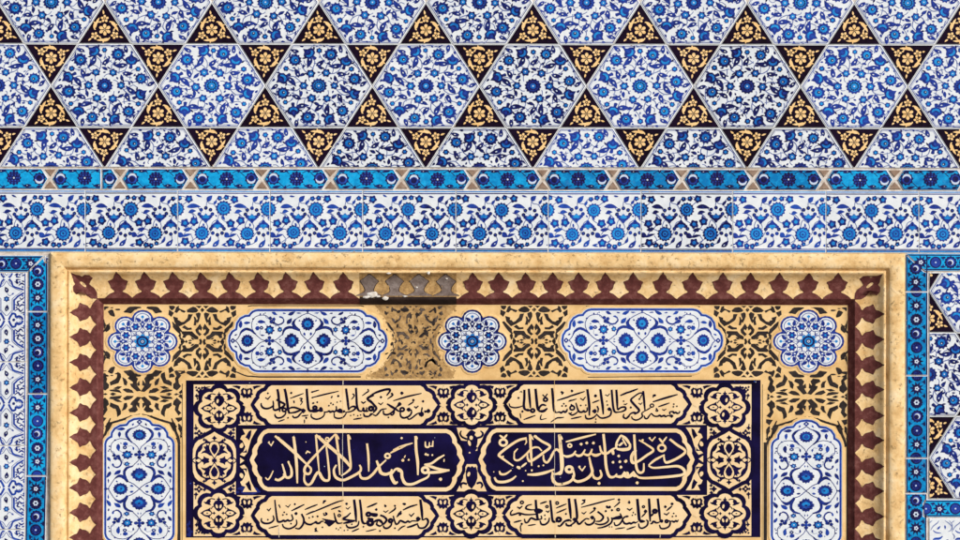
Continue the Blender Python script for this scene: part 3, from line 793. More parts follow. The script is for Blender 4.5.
def palmette(side, c, skew=0.0, tab=PAL, u0=19.6, mat='red_stone', k=1.0, lift=.32, ulen=25.6, cut=None, label=None, name='palmette', drop=0):
    p = Paint(((FX0 + FX1) / 2, FY0))
    sc = ulen / tab[-1][0]
    T = lambda t, x: (u0 + t * sc, c + x * k + skew * t / 24.0)
    w = [(1 + R.uniform(-.07, .07)) for _ in range(4)]
    tip = R.uniform(-.5, .5)
    rows = [(t, -a * w[0] + tip * max(0, 1 - t / 8) + J(.12), b * w[1] + tip * max(0, 1 - t / 8) + J(.12)) for t, a, b in tab]
    rows[-1] = (rows[-1][0], -tab[-1][1], tab[-1][2])
    fine = []
    for i in range(len(rows) - 1):
        for s in range(2):
            f = s / 2; fine.append(tuple(rows[i][j] * (1 - f) + rows[i + 1][j] * f for j in range(3)))
    fine.append(rows[-1])
    def emit(grow, mat, lift):
        prev = None
        for t, a, b in fine:
            cur = []
            for x in (a - grow, (a + b) / 2, b + grow):
                u, s = T(max(0, t) - (grow if t == 0 else 0), x)
                X, Y, D = side_pt(side, u, s, prof_d(min(u, 45.1)) + lift)
                cur.append(p.vert(X, Y, D))
            if prev:
                for j in (0, 1):
                    q = [prev[j], prev[j + 1], cur[j + 1], cur[j]]
                    pa = [(p.v[i][0], p.v[i][1]) for i in q]
                    if area(pa) > 0: q = q[::-1]
                    p.f.append(q); p.m.append(p.mi(mat))
            prev = cur
    emit(.40 if tab is PAL else .85, 'dark_joint', lift - .12)
    emit(0, mat, lift)
    o = p.build(name, frame)
    if label: o['label'] = label
    return o
TOPX = [115.2, 142.6, 171.0, 199.6, 228.4, 256.8, 284.6, 312.2, 341.6, 471.4, 497.6, 524.4, 551.2, 577.6, 604.4, 632.2, 661.4, 691.0, 721.6, 749.0, 778.2, 807.4, 836.6]
for i, x in enumerate(TOPX):
    nb = [b - a for a, b in zip(TOPX, TOPX[1:]) if b - a < 40]
    palmette('top', x + 1.2, skew=1.6 if x < 350 else 0, k=1.0)
for i in range(10): palmette('left', 312.6 + 25.05 * i, k=.90, ulen=25.4, u0=20.0)
for i in range(10): palmette('right', 313.4 + 25.35 * i, k=.91, ulen=26.0, u0=19.6)
# corner pieces are small bent strips: each polygon cut into bands so that it follows the cove
def corner_palmette(xc, sx, wx):
    p = Paint(((FX0 + FX1) / 2, FY0))
    shape = [(0, 0), (4.6, 1.9), (8.6, 2.6), (11, 4.0), (13.6, 2.0), (18.4, 2.4), (21.8, 5.2), (19.6, 8), (17.8, 11.2), (19.8, 13), (23.2, 15.6), (25.6, 19.6), (26, 26), (19.6, 25.6), (15.6, 23.2), (13, 19.8), (14.6, 17.2), (12.6, 13.2), (9, 11), (6.2, 8.4)]
    for part in (0, 1):
        pts = [(a, b) if part == 0 else (b, a) for a, b in shape]
        if part == 1: pts = [(0, 0)] + [(b, a) for a, b in shape[1:]]
        for i in range(26):
            for h in (0, 1):
                lo, hi = i, i + 1
                band = [(-5, lo), (60, lo), (60, hi), (-5, hi)]
                q = clip_poly(pts, band)
                half = [(-5, -5), (60, 60), (60, -5)] if h == 0 else [(-5, -5), (60, 60), (-5, 60)]
                q = clip_poly(q, half) if q else q
                if len(q) >= 3 and abs(area(q)) > .01:
                    P2 = [(xc + sx * a * wx, FY0 + 20.4 + b) for a, b in q]
                    D2 = [prof_d(min(45.1, 20.2 + min(a, b))) + .36 + part * .02 for a, b in q]
                    p.face(P2, D2, 'red_stone')
    hole = [(xc + sx * (11.6 + 3.0 * cos(t) + 1.2 * sin(t)) * wx, FY0 + 32.0 + 2.6 * sin(t) + 1.2 * cos(t)) for t in [2 * pi * k / 9 for k in range(9)]]
    p.face(hole, [prof_d(20.2 + min((x - xc) / sx / wx, y - FY0 - 20.4)) + .75 for x, y in hole], 'tan_stone')
    return p.build('corner_palmette', frame)
corner_palmette(FX0 + 20.4 * WL / 52 + .2, 1, .98)
corner_palmette(FX1 - 20.4 * WR / 52 - .2, -1, 1.04)
# ---- the worn, repaired length of the top member
p = Paint(((FX0 + FX1) / 2, FY0))
us = [20.0, 21, 22.5, 24, 26, 28.5, 31.5, 35, 39, 43, 45.2]
nx = 40
def wob(i, e): return 359.4 + (456.4 - 359.4) * i / nx
g = [[p.vert(wob(i, 0), FY0 + u * WT / 52, prof_d(min(u, 45.1)) + .16 + .35 * max(0, sin(i * 1.7 + u) * sin(i * .6 - u * .8)) * (0 < i < nx)) for i in range(nx + 1)] for u in us]
for a in range(len(us) - 1):
    for i in range(nx):
        p.f.append([g[a][i], g[a + 1][i], g[a + 1][i + 1], g[a][i + 1]]); p.m.append(p.mi('dirty_stone'))
o = p.build('worn_facing', frame); o['label'] = 'dirty brown weathered stretch of the frame'
for x in (369.0, 394.2, 419.2, 446.0):
    palmette('top', x, tab=PAL_OLD, u0=21.8, mat='grey_stone', ulen=20.8, k=1.0, lift=.55, label='bare grey palmette that lost its red colour', name='worn_palmette')
p = Paint(((FX0 + FX1) / 2, FY0))
g = [[p.vert(wob(i, 0), FY0 + u * WT / 52, d + .5) for i in range(nx + 1)] for u, d in ((43.5, -8), (45.4, -8.1), (46.8, -9.1), (51.4, -14.8))]
for a in range(3):
    for i in range(nx): p.f.append([g[a][i], g[a + 1][i], g[a + 1][i + 1], g[a][i + 1]]); p.m.append(p.mi('dark_joint'))
o = p.build('worn_border', frame); o['label'] = 'blackened length of the inner border'
def lump(x, y, rx, ry, d, mat, n=11):
    ring = [(x + rx * R.uniform(.6, 1.1) * cos(2 * pi * i / n), y + ry * R.uniform(.6, 1.1) * sin(2 * pi * i / n)) for i in range(n)]
    inner = [((a - x) * .55 + x, (b - y) * .55 + y) for a, b in ring]
    for i in range(n):
        j = (i + 1) % n; p.face([ring[i], ring[j], inner[j], inner[i]], [d, d, d + .7, d + .7], mat)
    p.face(inner, d + .7, mat)
for x, y, rx, ry in ((372.5, 294.6, 7, 3.2), (385.5, 298.4, 4, 2.2), (366, 297.2, 4.5, 1.6), (389, 273.4, 2.6, 1.1), (428.6, 273.2, 2.2, 1.7), (446.6, 278.6, 1.5, 1), (405, 296.4, 3.4, 1.0), (416.5, 287.6, 1.3, 1.1), (378, 296.6, 3, 1.3)):
    p = Paint((x, y))
    lump(x, y, rx, ry, prof_d(min(45, (y - FY0) * 52 / WT)) + .75, 'white_plaster')
    o = p.build('plaster_patch', frame)
# ================================================================ inlaid stone panel inside the frame
DP = -15.2
PXL, PXR, PYT, PYB = 102.0, 849.6, 305.0, 572.0
p = Paint(((PXL + PXR) / 2, PYT), DP)
g = [[p.vert(PXL - .8 + (PXR - PXL + 1.6) * i / 60, PYT - .8 + (PYB - PYT + 1.6) * j / 22, J(.006)) for i in range(61)] for j in range(23)]
for j in range(22):
    for i in range(60): p.f.append([g[j][i], g[j + 1][i], g[j + 1][i + 1], g[j][i + 1]]); p.m.append(p.mi('panel_stone'))
p.LAYER = .12
D = 'dark_inlay'
# dark paste inlay, one quarter of the repeat (10.59 px per unit about (366, 415))
QTOP = [
 [(368, 62), (382, 80), (368, 100)], [(378, 38), (430, 38), (402, 58)],
 [(412, 85), (440, 55), (465, 48), (500, 62), (532, 84), (522, 98), (470, 105), (430, 100)],
 [(548, 92), (590, 78), (618, 64), (620, 42), (640, 52), (657, 100), (640, 107), (615, 82), (600, 80), (585, 92), (560, 107)],
 [(385, 120), (402, 106), (434, 120), (425, 150), (402, 188), (390, 150)],
 [(476, 126), (512, 128), (520, 165), (560, 205), (590, 212), (606, 196), (630, 188), (628, 166), (670, 152), (655, 205), (612, 250), (560, 228), (500, 188)],
 [(440, 160), (452, 153), (447, 190), (456, 236), (438, 238), (428, 195)],
 [(484, 268), (520, 270), (555, 246), (574, 262), (530, 287), (482, 284)],
 [(392, 230), (412, 258), (437, 290), (430, 322), (397, 350), (380, 334), (402, 316), (410, 294), (397, 276), (382, 292), (372, 268)],
 [(408, 366), (450, 340), (475, 310), (577, 308), (583, 325), (566, 340), (574, 374), (552, 372), (533, 345), (500, 342), (470, 366), (440, 387), (412, 387)],
 [(374, 402), (385, 386), (399, 393), (389, 415), (374, 415)],
 [(478, 402), (496, 393), (514, 400), (500, 408)], [(526, 415), (536, 405), (548, 415)], [(556, 415), (572, 392), (588, 378), (592, 415)],
 [(600, 292), (650, 244), (684, 206), (698, 214), (672, 262), (634, 304), (610, 326)], [(672, 110), (716, 84), (722, 128), (694, 150)], [(660, 46), (672, 38), (716, 38), (712, 62), (690, 78), (672, 70)], [(404, 192), (416, 172), (424, 196), (418, 216)], [(596, 352), (606, 336), (618, 352), (606, 392), (598, 384)], [(452, 392), (470, 378), (486, 372), (474, 388)],
 [(612, 318), (604, 306), (596, 330), (592, 350)],
]
def inlay(q, cx, cy, sx, sy, ox, oy, mat=D, drop=0.0, jit=1.8, only=None, grow=1.0):
    for i, (mx, my) in enumerate(((1, 1), (-1, 1), (1, -1), (-1, -1))):
        if only and (mx, my) not in only: continue
        for s in q:
            if drop and R.random() < drop: continue
            pts = [(cx + mx * (x - ox + J(jit)) * sx, cy + my * (y - oy + J(jit)) * sy) for x, y in s]
            if drop:
                mx_ = sum(a for a, b in pts) / len(pts); my_ = sum(b for a, b in pts) / len(pts)
                k = R.uniform(.6, .98); pts = [(mx_ + (a - mx_) * k + J(.35), my_ + (b - my_) * k + J(.35)) for a, b in pts]
            if not drop: pts = inset(pts, -.36)
            p.poly(pts, mat, 1)
k = 1 / 10.59
p.clip = [(PXL + 1, PYT + .6), (PXR - 1, PYT + .6), (PXR - 1, 379.0), (PXL + 1, 379.0)]
for cx, cy in ((202.5, 342.0), (534.2, 341.2), (747.6, 341.2)): inlay(QTOP, cx, cy, k, k, 366, 415)
# the worn length: dirt, and only shreds of its inlay
p.clip = None
edge = [(375, 305.2), (457, 305.2), (452, 312), (446, 318), (440, 327), (437.5, 336), (437, 346), (440, 358), (446, 366), (455, 373), (452, 378.6), (380, 378.6), (366, 376.6), (381, 369), (390, 358), (394.5, 347), (394.8, 338), (391, 327), (386, 320), (381, 313.5)]
p.poly(edge, 'dirty_stone', 0)
p.clip = [(376, 306), (456, 306), (456, 378), (376, 378)]
keep = p.clip; p.clip = [(366, 305.6), (462, 305.6), (462, 379), (366, 379)]
for i in range(len(edge)):
    (ax, ay), (bx, by) = edge[i], edge[(i + 1) % len(edge)]
    for _ in range(int(hypot(bx - ax, by - ay) / 1.6)):
        t = R.random(); x, y, r = ax + (bx - ax) * t + J(1.0), ay + (by - ay) * t + J(.8), R.uniform(.4, 1.9)
        p.poly([(x + r * R.uniform(.5, 1.2) * cos(q * .9), y + r * R.uniform(.4, 1.0) * sin(q * .9)) for q in range(7)], 'dirty_stone', 0)
p.clip = keep
inlay(QTOP, 413.5, 341.2, k * .88, k, 366, 415, mat='faded_inlay', drop=.08, jit=3.0)
inlay(QTOP, 413.5, 341.2, k * .86, k * .98, 366, 415, mat=D, drop=.55, jit=4.0)
for _ in range(60):
    x, y = 413.5 + R.choice((-1, 1)) * R.uniform(1, 27), R.uniform(309, 375)
    a = R.uniform(0, pi); l = R.uniform(.8, 2.6)
    p.ellipse((x, y), l, l * R.uniform(.3, .7), a, R.choice(['faded_inlay', D, D]), 2, 7)
p.clip = None
# field between round and upright medallions (8.18 px per unit about (355, 202))
QSIDE = [
 [(512, 263), (540, 246), (584, 251), (548, 263)], [(418, 216), (470, 219), (502, 236), (484, 251), (455, 246), (440, 236), (428, 232)],
 [(515, 214), (545, 220), (602, 226), (612, 236), (560, 241), (530, 230)], [(358, 231), (385, 224), (432, 266), (437, 286), (420, 290), (420, 308), (457, 330), (450, 347), (402, 347), (384, 330), (396, 300), (384, 268)],
 [(368, 276), (382, 272), (386, 292), (370, 312)], [(474, 276), (492, 280), (497, 310), (508, 336), (482, 322), (468, 300)],
 [(520, 345), (543, 297), (602, 274), (607, 296), (580, 316), (562, 320), (550, 345), (546, 382), (524, 366)],
 [(624, 255), (650, 234), (682, 266), (666, 290), (656, 330), (682, 356), (660, 372), (634, 330), (640, 300), (620, 282)],
 [(628, 202), (644, 196), (664, 202)], [(676, 204), (692, 186 + 30), (690, 236), (664, 215)], [(606, 205), (586, 212), (560, 205), (586, 202)],
 [(640, 395), (692, 388), (690, 412), (662, 428)],
]
for cx, cy in ((141.2, 394.6), (807.4, 396.4)):
    k2 = 1 / 8.18
    p.clip = [(cx - 38.6, 371), (cx + 42 if cx < 400 else cx + 40, 371), (cx + 42 if cx < 400 else cx + 40, 440), (cx - 38.6 if cx < 400 else cx - 42, 440)]
    inlay(QSIDE, cx, cy, k2, k2, 355, 202, only=((1, 1), (-1, 1), (1, -1), (-1, -1)))
    for s in (1, -1):
        P = lambda pts: [(cx + s * (x - 355) * k2, cy + (y - 202) * k2) for x, y in pts]
        p.poly(P([(440, 374), (480, 398), (535, 408), (520, 416), (470, 404), (428, 386)]), D, 1, smooth=2)
        p.poly(P([(586, 432), (632, 436), (642, 470), (652, 520), (668, 560), (640, 520), (618, 500), (602, 470)]), D, 1, smooth=2)
        p.poly(P([(660, 440), (690, 470), (684, 520), (664, 490)]), D, 1, smooth=2); p.poly(P([(668, 540), (692, 540), (690, 560)]), D, 1)
p.clip = [(PXL + 1, PYT + .6), (PXR - 1, PYT + .6), (PXR - 1, 400), (PXL + 1, 400)]
# corners round the outer round medallions (13.5 px per unit from (100, 305))
QC = [[(58, 25), (130, 34), (84, 58), (64, 80)], [(108, 92), (166, 64), (192, 110), (204, 160), (166, 157), (136, 140), (120, 112)], [(318, 102), (360, 62), (402, 28), (548, 28), (542, 60), (470, 72), (424, 118), (380, 110)],
      [(200, 62), (262, 55), (274, 74), (230, 79)], [(140, 38), (180, 36), (176, 48), (150, 48)], [(52, 190), (66, 240), (84, 280), (60, 330), (52, 280)], [(90, 270), (132, 276), (138, 330), (86, 372), (64, 332), (84, 300)]]
for cx, s in ((142.7, 1), (808.4, -1)):
    for sy in (1, -1):
        for q in QC: p.poly([(cx - s * 42.7 + s * x / 13.5, 342 + sy * (-37 + y / 13.5)) for x, y in q], D, 1, smooth=2)
        for q in QC[2:3]: p.poly([(cx + s * 41 - s * x / 13.5 * .9, 342 + sy * (-37 + y / 13.5)) for x, y in q], D, 1, smooth=2)
# dark grooves along the long medallions
p.clip = None
p.stroke([(248, 306.6), (252, 305.9), (361, 305.9), (364, 306.6)], .9, D, 1, smooth=False); p.stroke([(252, 376.6), (260, 377.2), (361, 377)], 1.4, D, 1, smooth=False)
p.stroke([(236, 372), (246, 376), (252, 376.6)], 1.2, D, 1)
p.stroke([(586, 306.2), (592, 305.8), (694, 305.8), (700, 306.6)], .9, D, 1, smooth=False); p.stroke([(588, 377), (692, 376)], .8, D, 1, smooth=False)
for pts, w in (([(177, 438), (179, 446), (179.4, 566)], 3.2), ([(182.4, 384), (182.4, 566)], .6), ([(103.4, 436), (101.2 + 2.4, 566)], 1.6), ([(765.6, 442), (765.6, 566)], 3.4), ([(770, 436), (766, 446)], 2.0), ([(847.4, 436), (847.4, 566)], 1.4), ([(762.6, 384), (762.6, 566)], .5)):
    p.stroke(pts, w, D, 1, smooth=False)
# left / right of the round end medallions, dark crescents against the ring
for cx, s in ((142.7, -1), (808.4, 1), (472.4, 1)):
    pass
for cx, cy in ((141.2, 394.6), (807.4, 396.4)):
    for s in (1, -1):
        P = lambda pts: [(cx + s * x, cy + y) for x, y in pts]
        p.stroke(P([(1, 20.0), (11, 22.8), (20, 26), (30, 29), (36, 32.6)]), 2.2, D, 1, taper=(.5, .5))
        p.stroke(P([(30.5, 24), (33.4, 31), (34.6, 37), (37.2, 43.5), (38.4, 50)]), 2.6, D, 1, taper=(.4, 1))
        p.stroke(P([(37, 34), (40, 38), (39.4, 44)]), 1.4, D, 1, taper=(.4, .4))
for cx in (142.7, 472.4, 808.4):
    for s in (1, -1):
        for v in (1, -1):
            if cx == 472.4 and s < 0: continue
            p.stroke([(cx + s * 33, 341.6 + v * 18), (cx + s * 37, 341.6 + v * 12), (cx + s * 40.5, 341.6 + v * 8)], 2.0, D, 1, taper=(.4, .2))
o = p.build('inlaid_panel')
tag(o, 'sandstone panel with dark scrolling inlay between the blue medallions', 'panel')
p2 = None

# ================================================================ blue and white medallions
def med_round(cx, cy, label, rx=35.0, ry=31.4):
    p = Paint((cx, cy), DP)
    kx, ky = rx / 230, ry / 230
    def outline(g, n=6):
        pts = []
        for k in range(8):
            for i in range(n):
                f = (-22.5 + 45 * i / n); a = radians(f)
                r = 158 * cos(a) + max(0, (72 ** 2 - (158 * sin(a)) ** 2)) ** .5 + g
                t = radians(45 * k + f); pts.append((cx + r * cos(t) * kx, cy + r * sin(t) * ky))
        return pts
    def ring(pts_, d0, d1, q, m):
        for i in range(len(pts_)):
            j = (i + 1) % len(pts_); p.face([pts_[i], pts_[j], q[j], q[i]], [d0, d0, d1, d1], m)
    outer, a1, a2 = outline(18), outline(15), outline(2)
    ring(outer, 0.0, .55, a1, 'panel_stone'); ring(a1, .55, .75, a2, 'panel_stone'); ring(a2, .75, .5, outline(1), 'wash_blue')
    p.face(outline(1), .5, 'cobalt'); p.fat = 1.3
    o_ = p.base
    T = p.tf
    lay = lambda n: n + 8
    p.tf = lambda x, y: (cx + x * kx, cy + y * ky)
    wp = []
    for k in range(8):
        for i in range(7):
            a = radians(-22.5 + 45 * i / 7); r = 158 * cos(a) + max(0, (60 ** 2 - (158 * sin(a)) ** 2)) ** .5 if abs(158 * sin(a)) < 60 else 158 * cos(a)
            t = radians(45 * k) + a; wp.append((r * cos(t), r * sin(t)))
    p.poly(wp, 'white_glaze', 8)
    W = lambda r, a: (r * cos(a), r * sin(a))
    for k in range(8):
        a = k * pi / 4; b = a + pi / 8
        arc = [(W(158, a)[0] + 47 * cos(t), W(158, a)[1] + 47 * sin(t)) for t in [a + pi * (-.75 + 1.5 * i / 8) for i in range(9)]]
        p.stroke(arc, 4.5, 'stem_blue', 9)
        for s in (-1, 1):
            c = W(163, a + s * .17)
            p.leaf((c[0] - 24 * cos(a + s * .9), c[1] - 24 * sin(a + s * .9)), (c[0] + 24 * cos(a + s * .9), c[1] + 24 * sin(a + s * .9)), 19, 3 * s, 'cobalt', 9)
        p.radial(W(180, a), 10, 'turquoise', 9, n=4, amp=.15); p.stroke([W(138, a), W(172, a)], 4, 'stem_blue', 9)
        c = W(127, a)
        p.radial(c, 21, 'cobalt', 10, n=4, amp=.35, ph=a, steps=16); p.radial(c, 7, 'wash_blue', 11, steps=7)
        c = W(117, b)
        p.radial(c, 39, 'cobalt', 10, n=6, amp=.05, ph=b); p.radial(c, 35, 'white_glaze', 11, n=6, amp=.05, ph=b)
        p.radial(c, 25, 'cobalt', 12, n=6, amp=.22); p.radial(c, 9, 'turquoise', 13, steps=8)
        for s in (-1, 1):
            p.stroke([W(60, a), W(86, a + s * .28), W(112, a)], 5, 'cobalt', 10, smooth=False); p.stroke([W(40, b), W(78, a + s * .1)], 3.5, 'stem_blue', 9, smooth=False)
        p.stroke([W(46, a), W(112, a)], 3, 'stem_blue', 9, smooth=False)
    p.radial((0, 0), 50, 'turquoise', 12, n=8, amp=.16)
    for k in range(16):
        a = k * pi / 8; p.radial(W(34, a), 8.5, 'deep_cobalt', 13, steps=6)
    p.radial((0, 0), 17, 'deep_cobalt', 13, n=8, amp=.1); p.radial((0, 0), 10, 'wash_blue', 14, steps=8); p.radial((0, 0), 5, 'cobalt', 15, steps=6)
    o = p.build('round_medallion')
    return tag(o, label, 'medallion', 'blue and white medallions in the stone panel')

OUT = [(-935, 0)]
def med_long(cx, cy, label, vertical, su, sv, name='long_medallion'):
    p = Paint((cx, cy), DP)
    B = (lambda x, y: (cx + x * su, cy + y * sv)) if not vertical else (lambda x, y: (cx + y * sv, cy + x * su))
    quarter = [(0, -362), (300, -362), (585, -362), (625, -354), (655, -338), (680, -312), (688, -298), (735, -294), (795, -262), (835, -205), (845, -138), (888, -112), (920, -60), (929, 0)]
    full = quarter[:-1] + [(x, -y) for x, y in quarter[::-1]][:-1]
    full = full + [(-x, -y) for x, y in full[0:]]
    clean = []
    for q in full:
        if not clean or hypot(q[0] - clean[-1][0], q[1] - clean[-1][1]) > 2: clean.append(q)
    if hypot(clean[0][0] - clean[-1][0], clean[0][1] - clean[-1][1]) < 2: clean.pop()
    W = [B(*q) for q in clean]
    if area(W) > 0: W = W[::-1]
    def ring(a, d0, b, d1, m):
        for i in range(len(a)):
            j = (i + 1) % len(a); p.face([a[i], a[j], b[j], b[i]], [d0, d0, d1, d1], m)
    e3, e2, e1, e0 = inset(W, -3.3), inset(W, -2.8), inset(W, -.9), inset(W, -.2)
    ring(e3, 0, e2, .55, 'panel_stone'); ring(e2, .55, e1, .75, 'panel_stone'); ring(e1, .75, e0, .5, 'wash_blue')
    ring(e0, .5, inset(W, .2), .5, 'bright_cobalt')
    p.face(e0, .42, 'bright_cobalt'); p.face(inset(W, 1.9), .56, 'white_glaze'); p.fat = 1.2
    inn = inset(W, 2.0)
    for i in range(4):
        mx, my = ((1, 1), (-1, 1), (1, -1), (-1, -1))[i]
        p.tf = lambda x, y, mx=mx, my=my: B((x - 935 + J(1.2)) * mx, (y - 420 + J(1.2)) * my)
        K, KB = 'cobalt', 'bright_cobalt'
        s = lambda pts, w, m=K, l=9, t=(1, 1): p.stroke(pts, w, m, l, taper=t)
        s([(90, 422), (120, 390), (150, 340)], 8); s([(138, 352), (165, 312), (215, 284), (270, 300), (330, 346)], 26, K, 9, (.35, .5))
        s([(322, 340), (380, 395), (435, 418), (470, 420)], 7, 'cobalt'); s([(520, 418), (560, 410), (600, 380), (642, 345)], 7)
        s([(636, 356), (668, 286), (740, 264), (845, 300)], 27, K, 9, (.4, .7)); s([(838, 296), (870, 356), (935, 420)], 8)
        s([(935, 96), (850, 138), (800, 168)], 7); s([(800, 164), (766, 215), (790, 262), (845, 298)], 30, K, 10, (.3, .6))
        s([(325, 345), (290, 290), (280, 230), (300, 172), (350, 132), (440, 126), (490, 170)], 6.5)
        s([(538, 212), (590, 234), (638, 216), (655, 178), (630, 150)], 15, K, 9, (1, .3))
        for q, r in (((498, 160), 20), ((540, 172), 20), ((512, 200), 22), ((540, 212), 17)): p.radial(q, r, K, 10, n=5, amp=.1)
        small_rose(p, 490, 295, 52, R.random(), 10, 8); small_rose(p, 610, 290, 28, R.random(), 10, 6)
        p.radial((348, 275), 25, KB, 10, n=6, amp=.1); p.radial((394, 270), 22, K, 10, n=6, amp=.1); p.radial((394, 270), 8, 'wash_blue', 11, steps=6)
        for a, b, w, bd in (((150, 275), (158, 182), 36, -6), ((185, 216), (268, 212), 28, -3), ((345, 204), (445, 210), 34, -14), ((385, 357), (432, 358), 16, 0), ((690, 226), (752, 156), 40, 6), ((515, 88), (582, 122), 28, 0),
                            ((705, 122), (792, 80), 32, 6), ((640, 98), (682, 106), 14, 0), ((800, 98), (862, 100), 12, 0), ((600, 143), (656, 158), 18, -4), ((78, 360), (112, 344), 16, 0), ((893, 322), (905, 362), 22, 3), ((830, 180), (850, 196), 14, 0), ((600, 408), (630, 404), 10, 0), ((330, 225), (350, 232), 9, 0)):
            p.leaf(a, b, w, bd, KB if R.random() < .6 else K, 9)
        for q, r in (((380, 112), 10), ((298, 168), 11), ((440, 100), 8), ((560, 250), 6), ((420, 110), 8)): p.radial(q, r, K, 9, steps=7)
        s([(440, 130), (450, 150), (480, 165)], 5, 'stem_blue'); s([(490, 345), (480, 270), (430, 215)], 4, 'stem_blue', 9); s([(545, 235), (610, 260), (610, 290)], 4, 'stem_blue'); s([(380, 300), (375, 340), (400, 355)], 4, 'stem_blue')
    for sgn in (1, -1):
        p.tf = lambda x, y, sgn=sgn: B((x - 935) * sgn, y - 420)
        r = 70
        rose(p, 230, 420, r, 14, 0, layer=9, amp=.08); p.radial((230, 420), r * .36, 'bright_cobalt', 12, n=8, amp=.15)
        p.radial((60, 420), 26, 'cobalt', 9, n=4, amp=.12); p.radial((60, 420), 10, 'wash_blue', 10, steps=7)
        for q in ((488, 386), (454, 420), (524, 420), (488, 454)): p.radial(q, 22, 'cobalt', 9, steps=9)
        p.radial((488, 420), 22, 'bright_cobalt', 10, n=4, amp=.2)
        p.poly([(745 + 92 * (1 + .09 * (-1) ** i) * (abs(cos(a)) ** 1.4 * (1 if cos(a) > 0 else -1)) * (.92 if cos(a) < 0 else 1), 418 + 86 * (1 + .09 * (-1) ** i) * abs(sin(a)) ** 1.3 * (1 if sin(a) > 0 else -1)) for i, a in [(i, 2 * pi * i / 28) for i in range(28)]], 'cobalt', 9)
        p.radial((748, 418), 46, 'bright_cobalt', 10, n=8, amp=.12); p.poly([(720, 418), (752, 376), (772, 380), (796, 418), (772, 456), (752, 460)], 'turquoise', 11); p.radial((742, 418), 16, 'cobalt', 12, steps=8)
        p.tf = lambda x, y, sgn=sgn: B(x - 935, (y - 420) * sgn)
        rose(p, 935, 225, 74, 14, 0, layer=9, amp=.08); p.radial((935, 232), 26, 'turquoise', 12, n=8, amp=.1); p.radial((935, 232), 12, 'cobalt', 13, steps=8)
        p.radial((935, 74), 18, 'cobalt', 9, n=4, amp=.2); p.stroke([(935, 62), (935, 110)], 10, 'cobalt', 9, smooth=False)
    o = p.build(name)
    return tag(o, label, 'medallion', 'blue and white medallions in the stone panel')
med_round(142.7, 341.9, 'round eight lobed blue medallion at the left end of the top row')
med_round(472.4, 341.3, 'round eight lobed blue medallion in the middle of the top row', 34.4, 31.6)
med_round(808.6, 340.9, 'round eight lobed blue medallion at the right end of the top row', 35.4, 31.6)
med_long(307.8, 341.0, 'long lobed blue and white medallion lying left of the middle one', False, .0855, .0865)
med_long(642.2, 340.2, 'long lobed blue and white medallion lying right of the middle one', False, .0868, .0875)
med_long(139.7, 489.2, 'upright lobed blue and white medallion left of the inscription', True, .0765, .0965)
med_long(806.4, 490.4, 'upright lobed blue and white medallion right of the inscription', True, .0765, .0970)
# ================================================================ inscription panel
DI = -14.9
ins = empty('inscription_panel', 473.3, 538, DI)
tag(ins, 'navy and cream inscription panel with three rows of calligraphy', 'inscription')
T18 = lambda x, y: (x, y - (x - 473) * .0018)
OI = (473.3, 538)
def ip(): 
    q = Paint(OI, DI); q.tf = T18; return q
p = ip(); p.slab([T18(185.9, 380.1), T18(760.9, 380.1), T18(760.9, 537.6), T18(185.9, 537.6)], 'navy', thick=2, bevel=.5); p.clip = None
for _ in range(46):
    x, y = R.uniform(188, 758), R.choice([R.uniform(380.5, 383), R.uniform(534, 537), R.uniform(440, 485)])
    p.ellipse((x, y), R.uniform(.3, .9), R.uniform(.2, .6), R.uniform(0, 3), R.choice(['blue_run', 'blue_run', 'bright_cobalt', 'wash_blue']), 0, 6)
for x0, x1, y0, y1 in ((548, 554.5, 432, 487), (345, 352, 432, 487), (230, 262, 488, 493), (182 + 5, 192, 520, 536), (240, 246, 400, 412), (350, 360, 534, 537.4)):
    for _ in range(7): p.ellipse((R.uniform(x0, x1), R.uniform(y0, y1)), R.uniform(.6, (x1 - x0) * .3 + .6), R.uniform(.6, 3), 0, 'blue_run', 0, 9)
p.build('ground', ins)

def cart_outline(xl, xr, mid, E, hh):
    up = [(xl + a, mid + b) for a, b in E] + [(xr - a, mid + b) for a, b in E[::-1]]
    dn = [(x, 2 * mid - y) for x, y in up[::-1]]
    return up + dn[1:-1]
E1 = [(0, 0), (2.6, -3.6), (5.2, -6.8), (5.0, -8.6), (6.0, -10.8), (8.6, -12.8), (11.6, -13.8), (12.8, -15.4), (14.2, -17.6), (17.2, -19.4)]
E2 = [(0, 0), (1.3, -3.4), (2.7, -6.2), (2.5, -8.6), (2.6, -10.6), (4.6, -14.4), (7.6, -17.4), (7.8, -20.6), (8.8, -23.2), (11.0, -26.6), (13.8, -29.4), (18, -31.2)]
E2I = [(4.2, 0), (5.8, -2.8), (7.6, -5.6), (7.4, -9.4), (8.6, -13), (10.2, -15.6), (12.3, -17.4), (12.3, -20.4), (13.2, -23), (15, -25.6), (18.4, -27.2)]
ROW1 = [(254.6, 437.6, 405.0), (506.8, 688.2, 403.9)]
ROW3 = [(255.0, 435.6, 515.8), (505.6, 688.0, 514.6)]
ROW2 = [(250.0, 464.8, 460.2), (478.6, 694.8, 459.4)]
ROS = [(219.4, 408.6), (471.9, 404.9), (725.0, 407.0), (219.0, 513.4), (471.5, 513.8), (725.2, 513.2)]
BIG = [(214.7, 460.8), (729.2, 459.6)]
def lobed(cx, cy, rx, ry, amp=.055):
    out = []
    for k in range(8):
        for i in range(6):
            f = -22.5 + 7.5 * i; a = radians(f); t = radians(45 * k + f)
            r = (1 - amp) * cos(a) + max(0, (amp + .36) ** 2 * 0 + .155 - (.80 * sin(a)) ** 2 * 1.0) ** .5 * .0 + amp * (2 * cos(4 * a) ** .6 - 1 if cos(4 * a) > 0 else -1) * .7 + amp
            out.append((cx + rx * r * cos(t), cy + ry * r * sin(t)))
    return out
